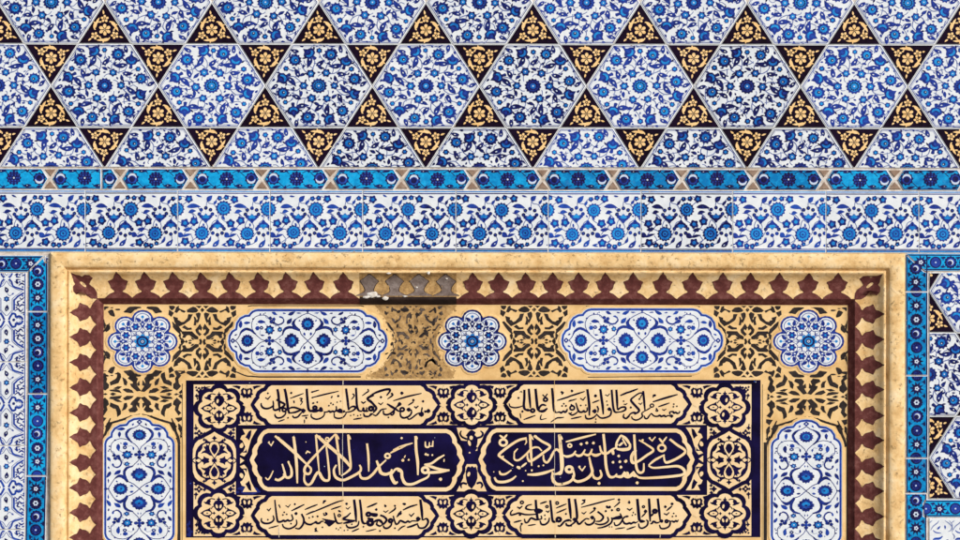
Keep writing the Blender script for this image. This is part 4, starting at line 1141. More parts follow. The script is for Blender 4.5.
def big_outline(cx, cy, g=0.0):
    q = [(0, -28.8), (4, -26.2), (8.8, -23.8), (12, -21.8), (16.2, -20.2), (19.4, -16.8), (21.4, -11.6), (21.7, -5), (21.7, 0)]
    f = q + [(x, -y) for x, y in q[-2::-1]]
    f = f + [(-x, y) for x, y in f[-2:0:-1]]
    w = [(cx + x, cy + y) for x, y in f]
    if area(w) > 0: w = w[::-1]
    return inset(w, -g) if g else w
# cream grounds of the rows and end columns, cut by the navy outlines
p = ip()
for a in ((193.8, 751.6, 384.4, 425.0), (193.8, 751.6, 495.2, 536.0)): p.poly([(a[0], a[2]), (a[1], a[2]), (a[1], a[3]), (a[0], a[3])], 'cream', 1)
for a in ((193.8, 236.0), (707.4, 751.4)): p.poly([(a[0], 424.0), (a[1], 424.0), (a[1], 496.0), (a[0], 496.0)], 'cream', 2)
def mirror(cx, cy, pts, sx=1, sy=1): return [(cx + sx * x, cy + sy * y) for x, y in pts]
# strips between the columns and the middle row, and the centre ornaments of the middle row
for x0, s in ((239.8, 1), (703.6, -1)):
    m = 460.4 if s > 0 else 459.0
    for v in (1, -1):
        M = lambda pts: [(x0 + s * (a / 9 - 56), m + v * (b / 9 - 35.6)) for a, b in pts]
        p.poly(M([(532, 38), (662, 38), (634, 80), (608, 130), (588, 200), (574, 250), (546, 284), (506, 268), (540, 236), (556, 196), (530, 140), (510, 128), (524, 96), (556, 84)]), 'cream', 2)
        p.poly(M([(506, 180), (528, 160), (540, 186), (526, 206), (508, 204)]), 'cream', 2, smooth=2)
        p.poly(M([(588, 56), (612, 44), (606, 96), (590, 140), (570, 120), (556, 112)]), 'navy', 3); p.poly(M([(520, 248), (560, 232), (566, 212), (572, 250)]), 'navy', 3)
    p.poly([(x0 + s * .2, m - 3.4), (x0 + s * 4.8, m), (x0 + s * .2, m + 3.4)], 'cream', 2)
c8 = lambda pts: [(425 + a / 8.3, 425 + b / 8.3) for a, b in pts]
p.poly(c8([(265, 22), (530, 22), (508, 60), (490, 92), (460, 150), (456, 214), (420, 214), (440, 188), (350, 132), (302, 128), (282, 84)]), 'cream', 2)
p.poly(c8([(356, 66), (372, 48), (390, 40), (424, 60), (414, 82), (440, 108), (436, 160), (424, 190), (400, 202), (372, 160), (350, 130), (352, 96), (340, 88)]), 'navy', 3)
p.stroke(c8([(350, 118), (310, 100), (294, 72), (304, 46)]), 2.0, 'navy', 3, taper=(1, .5)); p.stroke(c8([(430, 110), (470, 96), (482, 70), (462, 48)]), 2.2, 'navy', 3, taper=(1, .5))
p.ellipse(c8([(385, 106)])[0], 1.8, 2.2, 0, 'cream', 4, 8); p.ellipse(c8([(370, 150)])[0], 1.4, 3.0, -.3, 'cream', 4, 8); p.radial(c8([(372, 230)])[0], .9, 'cream', 2, steps=6)
p.poly(c8([(340, 325), (432, 325), (446, 350), (462, 384), (470, 440), (492, 500), (514, 550), (264, 550), (296, 490), (320, 440), (322, 366)]), 'cream', 2)
p.poly(c8([(352, 350), (366, 344), (380, 352), (392, 340), (408, 352), (424, 346), (436, 380), (438, 440), (420, 490), (390, 530), (356, 500), (342, 440), (340, 384)]), 'navy', 3)
p.ellipse(c8([(365, 408)])[0], 1.5, 2.5, .3, 'cream', 4, 8)
for q in ([(350, 490), (316, 482), (300, 500), (306, 524)], [(430, 486), (462, 478), (478, 500), (466, 524)]): p.stroke(c8(q), 2.2, 'navy', 3, taper=(1, .5))
p.poly(c8([(318, 520), (350, 500), (356, 486), (360, 506), (330, 530)]), 'cream', 4)
# navy outlines
for x, y in ROS: p.poly(lobed(x, y + (x - 473) * .0018, 25.0, 24.0), 'navy', 4)
for b in BIG: p.poly([(x, y + (b[0] - 473) * .0018) for x, y in big_outline(*b, g=4.0)], 'navy', 4)
for xl, xr, mid in ROW1 + ROW3:
    q = cart_outline(xl, xr, mid, E1, 19.4); p.stroke([(x, y + (x - 473) * .0018) for x, y in q], 8.2, 'navy', 5, closed=True, smooth=False)
for xl, xr, mid in ROW2:
    q = cart_outline(xl, xr, mid, E2, 31.2); p.stroke([(x, y + (x - 473) * .0018) for x, y in q], 7.0, 'navy', 5, closed=True, smooth=False)
# trefoil ornaments between rosettes and cartouches
def pot(cx, cy, v, w=1.0):
    M = lambda pts: [(cx + 1.12 * w * x, cy + v * y * 1.1) for x, y in pts]
    p.poly(M([(-5.2, -2.4), (-3.4, -4.4), (-1.4, -3.4), (0, -6.6), (1.4, -3.4), (3.4, -4.4), (5.2, -2.4), (4.8, .4), (6.0, 1.6), (4.0, 2.6), (4.2, 4.8), (2.0, 4.2), (.6, 5.6), (-1.0, 4.2), (-2.8, 5.2), (-4.0, 2.8), (-6.0, 1.8), (-4.8, .2)]), 'navy', 6)
    for s in (-1, 1):
        p.ellipse(M([(s * 2.0, -.6)])[0], 1.2, 2.3, s * .25, 'cream', 7, 8)
        p.poly(M([(s * 5.4, -5.6), (s * 6.6, -2.8), (s * 8.2, -4.0), (s * 13.4 * w, -6.0), (s * 9, -6.5)]), 'navy', 6)
    p.poly(M([(-1.1, -4.6), (0, -6.0), (1.1, -4.6), (0, -2.8)]), 'cream', 7)
for x, y0, w in ((247.0, 405.2, 1), (443.6, 405, 1), (500.2, 404.6, 1), (697, 404.4, 1), (247.2, 515.6, 1), (443.2, 515.4, .95), (500, 515, .95), (697, 514.8, 1)):
    yy = y0 + (x - 473) * .0018
    pot(x, yy - 12.4, 1, w); pot(x, yy + 12.6, -1, w)
    p.poly([(x - 4.2, yy), (x, yy - 2.6), (x + 4.2, yy), (x, yy + 2.6)], 'navy' if R.random() < .3 else 'cream', 7)
# small clusters in the column corners
for cx, s in ((193.8, 1), (751.4, -1)):
    for y, v in ((384.6, 1), (433, 0), (489, 0), (535.6, -1)):
        if v: 
            for dx, dy, r in ((5.4, 5.4, 2.6), (11, 3.0, 1.6), (3.2, 11, 1.6), (8.5, 3.2, 1.2), (2.6, 2.6, 1.0)): p.radial((cx + s * dx, y + v * dy), r, 'navy', 6, n=4, amp=.3); 
            p.radial((cx + s * 5, y + v * 5), .8, 'cream', 7, steps=6); p.stroke([(cx + s * 4, y + v * 15), (cx + s * 3, y + v * 9)], .9, 'navy', 6); p.stroke([(cx + s * 9, y + v * 3), (cx + s * 17, y + v * 2)], 1.0, 'navy', 6, taper=(1, .2))
        else:
            for dx, dy, r in ((5.6, 0, 2.9), (2.6, -5, 1.8), (2.6, 5.2, 1.8), (11, .4, 1.5), (1.8, 0, 1.2)): p.radial((cx + s * dx, y + dy), r, 'navy', 6, n=4, amp=.3)
            p.radial((cx + s * 5.6, y), .9, 'cream', 7, steps=6); p.stroke([(cx + s * 2.2, y - 9), (cx + s * 2.4, y - 4)], .9, 'navy', 6); p.stroke([(cx + s * 2.2, y + 10), (cx + s * 2.4, y + 4)], .9, 'navy', 6)
            for dx, dy, r in ((37.2, 0, 2.4), (40, -3.4, 1.5), (39.8, 3.6, 1.5), (40.6, 0, .9)): p.radial((cx + s * dx, y + dy), r, 'navy', 6, n=4, amp=.3)
p.build('cream_border', ins)

# rosettes
def rosette(cx, cy, k):
    p = Paint(OI, DI)
    p.poly(lobed(cx, cy, 20.2, 19.3), 'cream', 8)
    N_ = 'navy'
    T = lambda pts, sx=1, sy=1: [(cx + sx * (x - 315) / 8.6, cy + sy * (y - 275) / 8.5) for x, y in pts]
    for s in (1, -1):
        p.poly(T([(156, 275), (190, 252), (222, 240), (246, 226), (242, 246), (260, 270), (262, 278), (240, 302), (246, 326), (222, 310), (190, 300)], s), N_, 9)
        p.ellipse((cx - s * 11.4, cy), 4.0, 2.0, 0, 'cream', 10, 10); p.ellipse((cx - s * 11.4, cy), 1.0, .6, 0, N_, 11, 7)
        p.radial((cx - s * 4.6, cy), 1.3, N_, 9, n=4, amp=.3)
        # pots above and below
        p.poly(T([(315, 130), (322, 150), (336, 156), (324, 164), (346, 172), (362, 200), (352, 228), (334, 250), (315, 262), (296, 250), (278, 228), (268, 200), (284, 172), (306, 164), (294, 156), (308, 150)], 1, s), N_, 9)
        v = R.choice([0, 1, 2])
        if v < 2: p.ellipse((cx + (1.6 if v else -1.6), cy - s * 7.2), 1.2, 2.2, .2, 'cream', 10, 8)
        else:
            for q in (-1, 1): p.ellipse((cx + q * 1.9, cy - s * 6.8), 1.1, 2.1, q * .3, 'cream', 10, 8)
        for t in (1, -1):
            p.poly(T([(184, 178), (206, 180), (220, 160), (240, 152), (248, 176), (240, 190), (252, 206), (230, 206), (216, 200), (200, 196)], t, s), N_, 9)
            p.stroke(T([(232, 168), (250, 152), (284, 158)], t, s), 1.1, N_, 9); p.stroke(T([(250, 240), (262, 222), (276, 216)], t, s), 1.0, N_, 9)
    for q in ((0, 0), (-1.6, 1.2), (1.6, -1.2), (1.2, 1.6)): p.radial((cx + q[0], cy + q[1]), .9, 'cream', 10, n=4, amp=.2)
    o = p.build('rosette', ins)
for k, (x, y) in enumerate(ROS): rosette(x, y, k)
def medallion(cx, cy):
    p = Paint(OI, DI); p.poly(big_outline(cx, cy), 'cream', 8); N_ = 'navy'
    for sx in (1, -1):
        for sy in (1, -1):
            T = lambda pts: [(cx + sx * (x - 282) / 9, cy + sy * (y - 325) / 9) for x, y in pts]
            p.poly(T([(112, 325), (110, 280), (116, 240), (134, 204), (160, 178), (196, 160), (204, 128), (226, 150), (250, 158), (236, 172), (200, 172), (176, 188), (174, 214), (158, 240), (138, 254), (132, 284), (146, 305)]), N_, 9)
            p.poly(T([(184, 200), (208, 196), (206, 176), (228, 190), (240, 180), (232, 216), (238, 250), (262, 282), (240, 280), (214, 262), (190, 256), (160, 264), (176, 244), (202, 230)]), N_, 9)
            p.poly(T([(160, 320), (184, 306), (186, 284), (206, 300), (232, 306), (240, 325), (160, 325)]), N_, 9)
            p.poly(T([(282, 176), (262, 186), (250, 220), (262, 250), (282, 272)]), N_, 9)
            p.stroke(T([(282, 150), (250, 160), (232, 196), (240, 240), (270, 290), (300, 340)]), .9, N_, 10)
            p.stroke(T([(80, 325), (112, 300), (140, 300), (170, 325)]), 1.0, N_, 10)
            p.poly(T([(282, 100), (270, 116), (256, 124), (272, 134), (282, 150)]), N_, 9)
            p.radial(T([(374, 138)])[0], 1.4, N_, 9, n=4, amp=.3)
    p.radial((cx, cy), 2.2, N_, 11, n=4, amp=.2)
    for q in ((0, -4.4), (0, 4.4), (-4.4, 0), (4.4, 0)): p.radial((cx + q[0], cy + q[1]), 1.2, 'cream', 11, n=4, amp=.2)
    o = p.build('pointed_medallion', ins)
for b in BIG: medallion(*b)

# ---------------- calligraphy: (width, points...) reed strokes; ('.', size, points...) dots; crops of the survey
CW = {}
def crop(name, ox, oy, k): CW[name] = (ox, oy, k)
for n, ox, oy, k in (('A', 250, 382, 11.25), ('B', 310, 382, 11.25), ('C', 370, 382, 11.25), ('D', 508, 382, 11.25), ('E', 566, 382, 11.25), ('F', 626, 382, 11.25),
                     ('G', 250, 427, 8.571), ('H', 322, 427, 8.571), ('I', 394, 427, 8.571), ('J', 480, 427, 8.571), ('K', 552, 427, 8.571), ('L', 620, 427, 8.571),
                     ('M', 250, 490, 11.25), ('N', 310, 490, 11.25), ('O', 370, 490, 11.25), ('P', 508, 490, 11.25), ('Q', 566, 490, 11.25), ('R', 626, 490, 11.25)): crop(n, ox, oy, k)
TXT = {
'A': '''d12 203 130;s10 175 178 203 196 235 160;s13 130 238 130 265 150 292 190 302 235 290 266 262 262 212;s17 310 82 322 140 330 240 338 338;s15 300 200 345 225 392 252 372 280 322 308 282 318 266 300 270 265;
c12 388 315 20;s12 405 310 402 360 362 398 312 405 286 382 284 360;s8 320 448 392 424;d11 430 405;s18 392 78 405 130 420 220 434 320 450 355;s13 435 308 462 292 500 288 545 300 592 312;s14 446 352 510 342 560 322 600 306;s12 480 380 500 402 540 394 570 360 606 326;d28 604 324;d16 444 345;s17 640 76 645 150 655 260 665 312 690 330 720 312;d15 467 125;s8 455 186 530 158 606 130;s10 495 210 501 240;s9 560 186 590 188 574 212 592 224 570 262;s8 585 385 660 375;d14 635 405;s8 616 425 616 466;s10 690 118 720 110;s9 695 180 720 172;d12 712 240''',
'B': '''s8 15 118 105 92;s9 25 178 150 145 325 105;s18 0 326 60 328 110 318;c14 58 292 18;d22 125 302;s18 100 320 150 322;d12 42 238;d12 85 228;s11 18 358 20 395 70 420 130 405 164 370 164 330;d11 215 268;d11 238 240;d11 262 255;s13 164 342 200 336 216 328 235 340 256 330 280 336 300 308 298 272;
s18 290 318 350 334 400 330;d18 330 320;c10 340 322 16;s11 275 350 280 395 320 410 370 400 404 365 410 338;d11 250 166;s8 250 170 240 184;d15 320 160;d9 308 229;d9 346 218;s16 408 74 420 160 432 260 436 318;s13 436 318 462 285 500 276 512 300 470 330 400 344;s9 486 132 500 152 486 178 466 198;d10 488 138;s15 520 66 525 160 530 260 550 320 590 330;s13 590 328 604 292 610 328 636 318 640 285;d9 460 378;d9 495 370;d9 540 380;d9 572 372;s9 490 422 590 405;
s12 604 352 620 385 665 386 716 352;c13 690 300 24;s12 610 325 660 330;s10 590 156 636 122 660 104 652 78;s11 578 220 602 240 632 220;s17 720 146 660 176 654 196 690 226 720 252''',
'C': '''s16 0 160 60 124 150 92 214 82 226 104 190 152;s16 0 206 40 250 74 296 52 330 38 345;c11 14 302 17;s12 38 368 70 378 100 350 132 312 190 300;s13 0 378 24 352;s13 152 318 160 360 200 368 246 345 280 310 325 250;s15 194 245 240 275 285 302 330 332;s12 226 350 250 372 272 350 276 312;d24 334 250;c12 365 310 21;s13 330 326 360 336;s13 342 336 350 385 385 404 440 385 470 345 464 308;d26 440 310;s11 420 395 440 420 480 400 530 360 562 345;d34 582 362;s10 590 285 580 342;
d26 658 328;s14 612 336 640 330;d15 125 172;d11 210 398;d20 362 125;s14 345 132 362 124;d16 600 217;s9 95 235 125 255 150 230;s10 246 130 256 150 200 192;d13 248 132;s10 265 212 420 165 582 128;d16 490 205;s9 495 222 432 262;s11 500 275 520 293 548 268;s8 310 280 330 262''',
'D': '''d13 120 180;s9 112 170 132 182;s7 135 115 152 102 160 120;s17 186 86 186 180 180 262 195 306 240 312;s10 14 240 28 275 80 288 140 278 180 260;s16 236 74 245 180 256 292;c13 280 320 19;s15 200 312 250 318;s18 312 74 322 180 335 290 350 325;s14 432 264 392 254 362 276 352 312;s16 345 325 400 326 446 294;s12 390 140 420 170 446 130;c12 424 196 20;s17 498 66 508 180 520 310 545 345;
s13 545 344 580 336 600 345 625 328 646 338 664 325 668 300;s9 178 422 312 374;d15 165 330;s8 140 352 146 408;s8 382 364 370 388 374 420 436 408;s10 484 450 550 405 592 400 632 395;d11 610 268;d11 630 243;d11 655 265;d15 608 112;s8 630 112 606 140;s10 555 206 720 154;s9 685 216 720 200;s11 682 345 700 360 720 340;d12 715 256''',
'E': '''d16 68 100;s8 70 100 60 85;s10 0 172 100 140 212 104;s8 30 217 122 188;s10 162 180 194 202 222 164;s17 242 78 255 180 265 280 265 376;c11 72 290 24;s11 56 262 92 268;s11 36 345 70 370 115 350 140 322;s13 114 232 130 290 150 332 184 336 200 322 214 336 240 320 240 282;d11 168 262;d10 225 258;s9 58 412 178 387;d28 325 325;s12 352 268 366 300 360 342;s12 220 366 230 405 270 412 320 392 352 355;d19 333 155;s8 330 152 326 138;
s9 298 232 378 202;d10 338 415;d10 335 448;s17 388 78 402 180 415 270 422 362;d24 490 302;s12 350 365 390 400 440 400 496 376 512 330 500 292;d10 460 215;d11 468 256;s8 443 140 470 155 495 128;s15 515 84 525 200 535 290 555 335 600 336;s16 568 84 575 180 582 312;s13 582 312 620 285 665 280 672 308 630 330 585 338;s11 612 150 720 104;d11 650 213;s8 650 246 672 250 692 238;s11 655 355 648 390 680 408 720 380;d12 0 268;s12 0 330 14 320''',
'F': '''s11 0 126 136 74;s14 194 122 150 124 90 165 58 200 90 245 140 300 148 326 112 350 96 340 60 350 30 380 0 410;d16 104 350;s15 195 98 205 200 216 322;d15 192 125;s11 216 322 182 346 186 385 150 415 110 425 76 410 64 384;d13 152 190;d14 55 285;s7 186 130 158 184;s8 143 234 165 250 186 228;s11 206 375 215 402 240 408 262 380 285 348;s8 218 324 285 282;c8 294 262 19;s12 304 220 450 175 582 137;d15 326 148;s13 302 150 340 145;s7 316 156 302 172;s9 364 276 492 232;
s13 285 348 320 380 360 382 380 372 400 384 430 374 450 386 476 374 510 385;d20 516 380;s12 500 366 494 336 528 330 542 346 562 338 580 350 602 342 606 322;d11 540 245;d11 535 275;d11 574 270;c7 350 318 10;s8 352 308 340 290;s8 408 304 430 316 456 298''',
'G': '''s12 158 132 184 160 205 124;d9 166 130;s20 216 78 280 130 390 226 490 322;s17 490 322 526 362 510 402 476 396 470 360 500 312 580 225 650 150 722 74;d17 246 96;s20 376 86 388 180 402 330 408 484;d14 376 90;s11 134 434 155 452 176 430 202 376;s18 216 448 250 456 292 428 302 402 278 318;s18 290 400 320 435 356 420 356 360 328 296;d14 332 302;d7 482 130;s12 480 230 494 210 520 222;s14 566 70 578 200 595 380;s20 566 68 650 140 722 206;d16 598 84;
s18 470 395 468 460 495 496 530 480 566 412 592 390 622 440 652 460 682 440 672 300 656 168;c8 664 104 13''',
'H': '''s20 0 104 100 196 200 286 246 344;s13 118 60 60 122 0 190;s17 120 60 140 200 156 412;s11 122 62 148 106;s16 226 66 236 200 248 340 222 382 166 420;s11 226 66 248 108;s18 126 325 104 370 120 430 180 456 250 430 322 388 336 356 324 325;s18 322 392 340 436 390 440 440 402 486 345 552 282;s20 470 288 490 340 506 390 546 406 590 390 602 362;s16 388 142 400 250 403 382;c13 564 248 20;s13 588 224 650 190 724 158;d14 685 95;s20 600 372 595 420 626 480 652 470;
s18 596 408 638 360 682 380 690 440 722 482''',
'I': '''d15 68 95;s12 -6 198 70 165 162 138;d20 78 286;d13 128 282;s8 90 265 100 242;s18 32 372 66 390 75 440 100 485 160 490 230 460 292 428 306 388;s20 188 78 192 200 205 300 207 412;s12 188 78 202 106;s12 270 124 274 166 300 170 306 130;s12 304 164 332 166 336 118;d17 275 234;d14 292 240;d12 330 241;s16 434 240 382 270 322 312 264 320;s18 262 320 330 344 400 364 478 370;s19 478 370 400 384 320 390 260 392;s8 432 274 430 300;c17 270 370 25;d22 402 447''',
'J': '''s12 170 70 206 98;s12 234 64 204 100;c15 201 132 29;s18 402 95 330 114 242 170 168 232 176 254 230 294 288 334;s10 396 98 400 130 386 152;d13 200 252;s11 326 184 300 212 292 234;s14 295 230 298 276 336 282 400 230 450 180 500 174 532 204;s18 430 62 437 180 445 332;s11 432 66 458 108;s18 464 74 530 120 602 166 544 220 440 290 412 270 408 230;d15 480 80;s15 545 238 550 284 578 302 610 260 650 190 690 222;s19 680 64 690 180 700 380 664 402;s20 408 406 480 406 560 390 640 362;s18 624 382 624 440 660 486 726 482;
d13 505 335;d12 545 328;d20 338 350;s12 356 342 402 306;s16 316 340 350 352;d9 393 373;d9 445 372;s12 446 362 446 380;d12 370 462;s15 168 376 180 402 220 402 272 368;s18 126 430 150 466 210 470 272 450 312 418;d8 120 384''',
'K': '''s19 66 62 80 180 92 300 84 372 44 400 0 400;s12 66 64 92 106;s16 -10 250 30 195 62 202 100 246;s13 120 126 250 92 378 60;c10 154 158 15;d19 252 145;d19 300 135;d19 356 136;s17 95 240 130 252 180 238 206 202;s17 196 228 228 246 262 232 286 190;s17 272 228 308 240 330 226 346 186;s17 338 228 376 242 422 226;s16 410 158 428 214 470 226 520 190 562 172;s19 442 58 455 180 465 330 490 416 530 426 560 400;s17 545 420 600 422 626 380;s17 612 416 660 424 706 378;
s15 592 70 558 128 552 172 566 188;s22 556 186 610 192 662 182 672 142;s17 672 150 634 98 590 68;s10 604 96 640 160;d14 560 150;s13 575 160 610 130;s20 520 198 528 236;d18 574 246;d18 525 300;d18 583 296;d18 636 290;d18 592 343;c18 150 362 26;s18 180 356 190 420 150 470 60 492 12 465 6 428;s13 230 340 260 372 288 334;d14 238 338;s19 320 256 336 330 346 388 302 440 230 466 190 450 180 412;s17 346 384 362 430 400 440 426 412 414 366;d20 405 482;s15 724 196 692 240 690 290 724 312;s18 692 408 724 420''',
'L': '''s18 123 62 130 180 140 330 165 386 202 376 206 308;s17 122 206 98 250 106 302 150 296 232 240 288 196 232 150 164 110;d15 196 110;s12 250 92 276 116 306 82;d13 256 92;c14 360 178 30;s13 336 94 374 140;s10 402 82 364 132;s18 428 102 490 150 562 204 502 260 412 300 386 290 376 238;s14 384 236 302 280 246 326;s18 246 328 290 348 400 340 500 334 552 368 542 404 450 420 300 432 180 434 140 412 122 388;s16 0 428 40 410 64 390 78 426 128 402;d19 50 292;d20 150 476;d15 10 345;d15 440 112''',
'M': '''s10 195 215 215 236 240 205;s13 134 318 135 355 175 378 235 370 272 336 265 288;d11 205 336;s14 283 112 295 220 310 330 326 360 360 356 380 344 400 354 430 340 450 350 486 330 472 274;d11 375 282;d11 390 252;d11 418 275;s8 330 164 345 206;d9 332 175;s8 404 175 434 195 460 162;d13 508 162;s10 470 236 616 164;s8 214 433 326 402;s12 368 384 385 420 440 438 500 416 530 380 525 334;d11 466 380;d20 523 266;s14 584 270 610 330 600 390 560 436 512 430;s13 610 345 640 380 690 390 724 370;s9 620 222 724 178;s9 634 280 724 238;d10 670 315;d10 710 302''',
'N': '''s11 0 265 120 215 300 140 382 116;s9 0 198 90 164;s9 240 220 356 181;d15 165 128;s11 150 130 186 122;s8 168 138 145 152;s9 156 258 165 285 195 275 190 255;d13 182 262;d12 35 302;d13 90 298;d11 145 420;s9 80 428 60 440 78 450 60 464 96 466;s14 0 390 50 372 70 360 84 374 110 374 130 356 160 352;p 135 322 200 330 262 342 298 350 262 386 220 414 190 386 160 366 176 350;s12 274 258 295 340 320 375 372 370;d13 335 240;s8 320 230 352 250;c8 334 288 14;s14 462 256 420 298 374 325 440 340 512 344;s14 512 346 450 360 378 376;
s13 410 388 430 420 480 425 540 400 556 348;d11 475 386;d10 300 435;d9 325 448;d10 346 426;d9 390 457;d9 430 450;s9 474 470 558 434;d16 417 155;s8 408 200 430 216 458 188;s18 500 108 515 230 525 362;s16 565 108 580 230 590 340 612 376 650 370;s10 645 196 724 164;d11 605 415;s7 630 467 724 448;c15 662 274 20;c19 682 370 27;s14 650 320 700 330''',
'O': '''s11 -4 186 86 148;d17 75 220;d15 178 182;s8 176 180 168 165;s8 154 235 180 252 212 228;d12 115 461;s6 -4 456 76 440;s22 0 268 60 282 92 274;s20 0 330 44 338;s16 -4 402 60 352 106 340 136 362 150 386;s12 150 384 116 406 80 386 92 345;s15 118 284 160 300 190 334 166 376 140 392;c15 236 346 18;s13 252 350 240 400 200 430 166 425 152 398;s13 265 290 282 350 300 386 326 370 346 345 400 366 430 350 450 362 480 348 545 350;d13 284 178;s10 292 192 280 220 215 264;s12 356 236 306 306;d22 344 262;d15 390 160;s12 370 154 410 160;s11 374 226 450 190 538 163;
s11 444 270 466 296 502 260;d28 545 326;s9 318 458 360 420 402 402;s12 420 422 480 405 545 376;s18 570 106 585 220 595 342;s14 598 340 640 322 658 362 622 420 562 426 538 388;d12 285 430''',
'P': '''c9 160 138 16;s12 106 188 135 205 166 178;d12 134 205;s17 315 108 322 200 335 310 350 330;s12 272 160 222 174 205 205 250 220 312 220;p 300 212 350 205 392 222 394 242 360 264 320 258 300 240;s12 58 222 35 250 40 280 90 268 130 258 200 275 300 272 346 258;d18 140 276;s13 188 322 200 362 226 360 260 316 290 322 320 332 380 322 376 286;s10 68 363 156 341;s8 228 399 316 385;s10 364 152 442 127;d15 158 380;s9 150 395 144 420 152 472;s13 364 342 380 382 420 386 460 352 470 308;d11 418 282;d11 422 326;c8 442 185 13;s10 430 234 455 248 470 228;s16 478 112 492 230 505 340 532 356 560 346;
c16 575 330 22;s10 550 306 590 312;s14 562 398 592 402 640 352 690 335 718 352;s12 654 368 670 396 724 402;c9 556 145 15;s9 544 202 662 154;s9 548 257 662 208;d13 655 268;s19 688 92 700 200 712 322''',
'Q': '''s17 35 92 45 200 60 322;s17 105 97 120 200 128 300 115 352;s13 0 390 40 400 90 370 120 345 150 382 190 350 230 320 266 326;s12 -4 340 44 342;d24 100 328;d14 208 120;s9 182 114 226 108;s8 222 128 174 162;s9 178 250 205 266 234 240;s11 174 193 300 160 430 125 550 96;d18 325 205;s9 332 220 268 264;d25 300 306;s14 325 312 320 355 280 386 240 385 214 360;s14 358 240 410 280 422 310 390 346 338 350;s13 328 374 380 386 440 376 480 342 470 298;s13 358 426 420 416 490 385 522 345 515 306;d14 450 236;d14 520 225;p 452 176 472 172 480 184 492 172 508 180 506 200 484 206 458 200;
d16 600 106;s9 602 126 600 142 544 190;c9 590 218 14;p 548 302 580 290 620 282 640 300 620 324 580 330 552 322;s15 515 320 560 316 636 308;s10 612 260 634 310;s12 544 358 560 396 600 386 630 350 652 310 692 290 706 300;s8 558 436 668 420;d8 492 412;d8 520 412;s13 636 328 660 370 690 378 720 374''',
'R': '''d17 40 137;s8 40 136 38 114;d10 75 282;d10 85 252;d10 108 272;d13 12 296;s11 14 205 45 224 76 200;s13 0 380 40 366 60 376 90 360 110 366 140 350;s20 130 96 142 220 152 320 160 347;p 150 330 180 330 210 340 220 352 190 366 160 362;s12 144 372 155 416 190 426 240 396 250 350 230 332;c8 200 185 12;d22 222 238;s9 226 254 178 302;s17 262 92 270 220 276 352;c16 328 236 18;s12 312 262 282 292;s13 276 376 296 372 312 350 350 366 386 354;s17 360 92 375 220 388 342;d23 404 346;s12 380 388 395 426 440 430 490 402 500 350 470 342;c12 460 348 14;
s12 500 356 520 346 545 356 562 342 580 352 592 330;d17 445 186;s8 445 184 448 168;d18 522 152;s10 522 176 458 230;s10 428 260 460 276 492 248;d11 540 260;d11 525 295;d11 565 290;s9 10 442 112 408''',
}
def letters(p, name, mat, layer):
    ox, oy, k = CW[name]; p.fat = 1.88 if mat == 'ink' else 1.36
    p.tf = lambda x, y: (ox + x / k, oy + y / k)
    for item in TXT[name].replace('\n', '').split(';'):
        item = item.strip()
        if not item: continue
        q = item.split(); v = [float(t) for t in q[1:]]; w = float(q[0][1:] or 0)
        pts = list(zip(v[0::2], v[1::2]))
        if q[0][0] == 'd': p.dot(*pts[0], w * (1.0 if mat == 'ink' else .72), mat, layer)
        elif q[0][0] == 'c':
            r = v[2]; p.stroke([(v[0] + r * cos(a) * 1.05, v[1] + r * sin(a) * .92) for a in [2 * pi * i / 9 for i in range(9)]], w, mat, layer, closed=True, per=3)
        elif q[0][0] == 'p': p.poly(pts, mat, layer, smooth=3)
        else:
            tall = abs(pts[0][1] - pts[-1][1]) > 2 * abs(pts[0][0] - pts[-1][0])
            vee = len(pts) == 3 and hypot(pts[0][0] - pts[2][0], pts[0][1] - pts[2][1]) < 75
            p.stroke(pts, w * (1.06 if not tall else .9), mat, layer, taper=(.9 if tall else .6, .55), smooth=not vee, nib=.15 if len(pts) > 3 and not tall else 0)
def cartouche(xl, xr, mid, E, row, ground, ink, crops, label):
    p = Paint(OI, DI)
    if row == 2:
        p.poly(cart_outline(xl, xr, mid, E2, 31), 'cream', 8); p.poly(cart_outline(xl, xr, mid, E2I, 27), 'navy', 9)
        for _ in range(14): p.ellipse((R.uniform(xl + 20, xr - 20), R.uniform(mid - 25, mid + 25)), R.uniform(.2, .5), R.uniform(.2, .5), 0, R.choice(['bright_cobalt', 'blue_run', 'wash_blue']), 10, 6)
    else: p.poly(cart_outline(xl, xr, mid, E, 19.4), 'cream', 8)
    o = p.build('cartouche', ins); o['label'] = label
    q = Paint(OI, DI)
    for c in crops: letters(q, c, ink, 11)
    w = q.build('lettering', None)
    w.parent = o; w.location = (0, 0, 0)
cartouche(*ROW1[0], E1, 1, 'cream', 'ink', 'ABC', 'cream cartouche with dark writing, upper left')
cartouche(*ROW1[1], E1, 1, 'cream', 'ink', 'DEF', 'cream cartouche with dark writing, upper right')
cartouche(*ROW2[0], E2, 2, 'navy', 'cream', 'GHI', 'navy cartouche with tall cream writing, left')
cartouche(*ROW2[1], E2, 2, 'navy', 'cream', 'JKL', 'navy cartouche with tall cream writing, right')
cartouche(*ROW3[0], E1, 3, 'cream', 'ink', 'MNO', 'cream cartouche with dark writing, lower left')
cartouche(*ROW3[1], E1, 3, 'cream', 'ink', 'PQR', 'cream cartouche with dark writing, lower right')
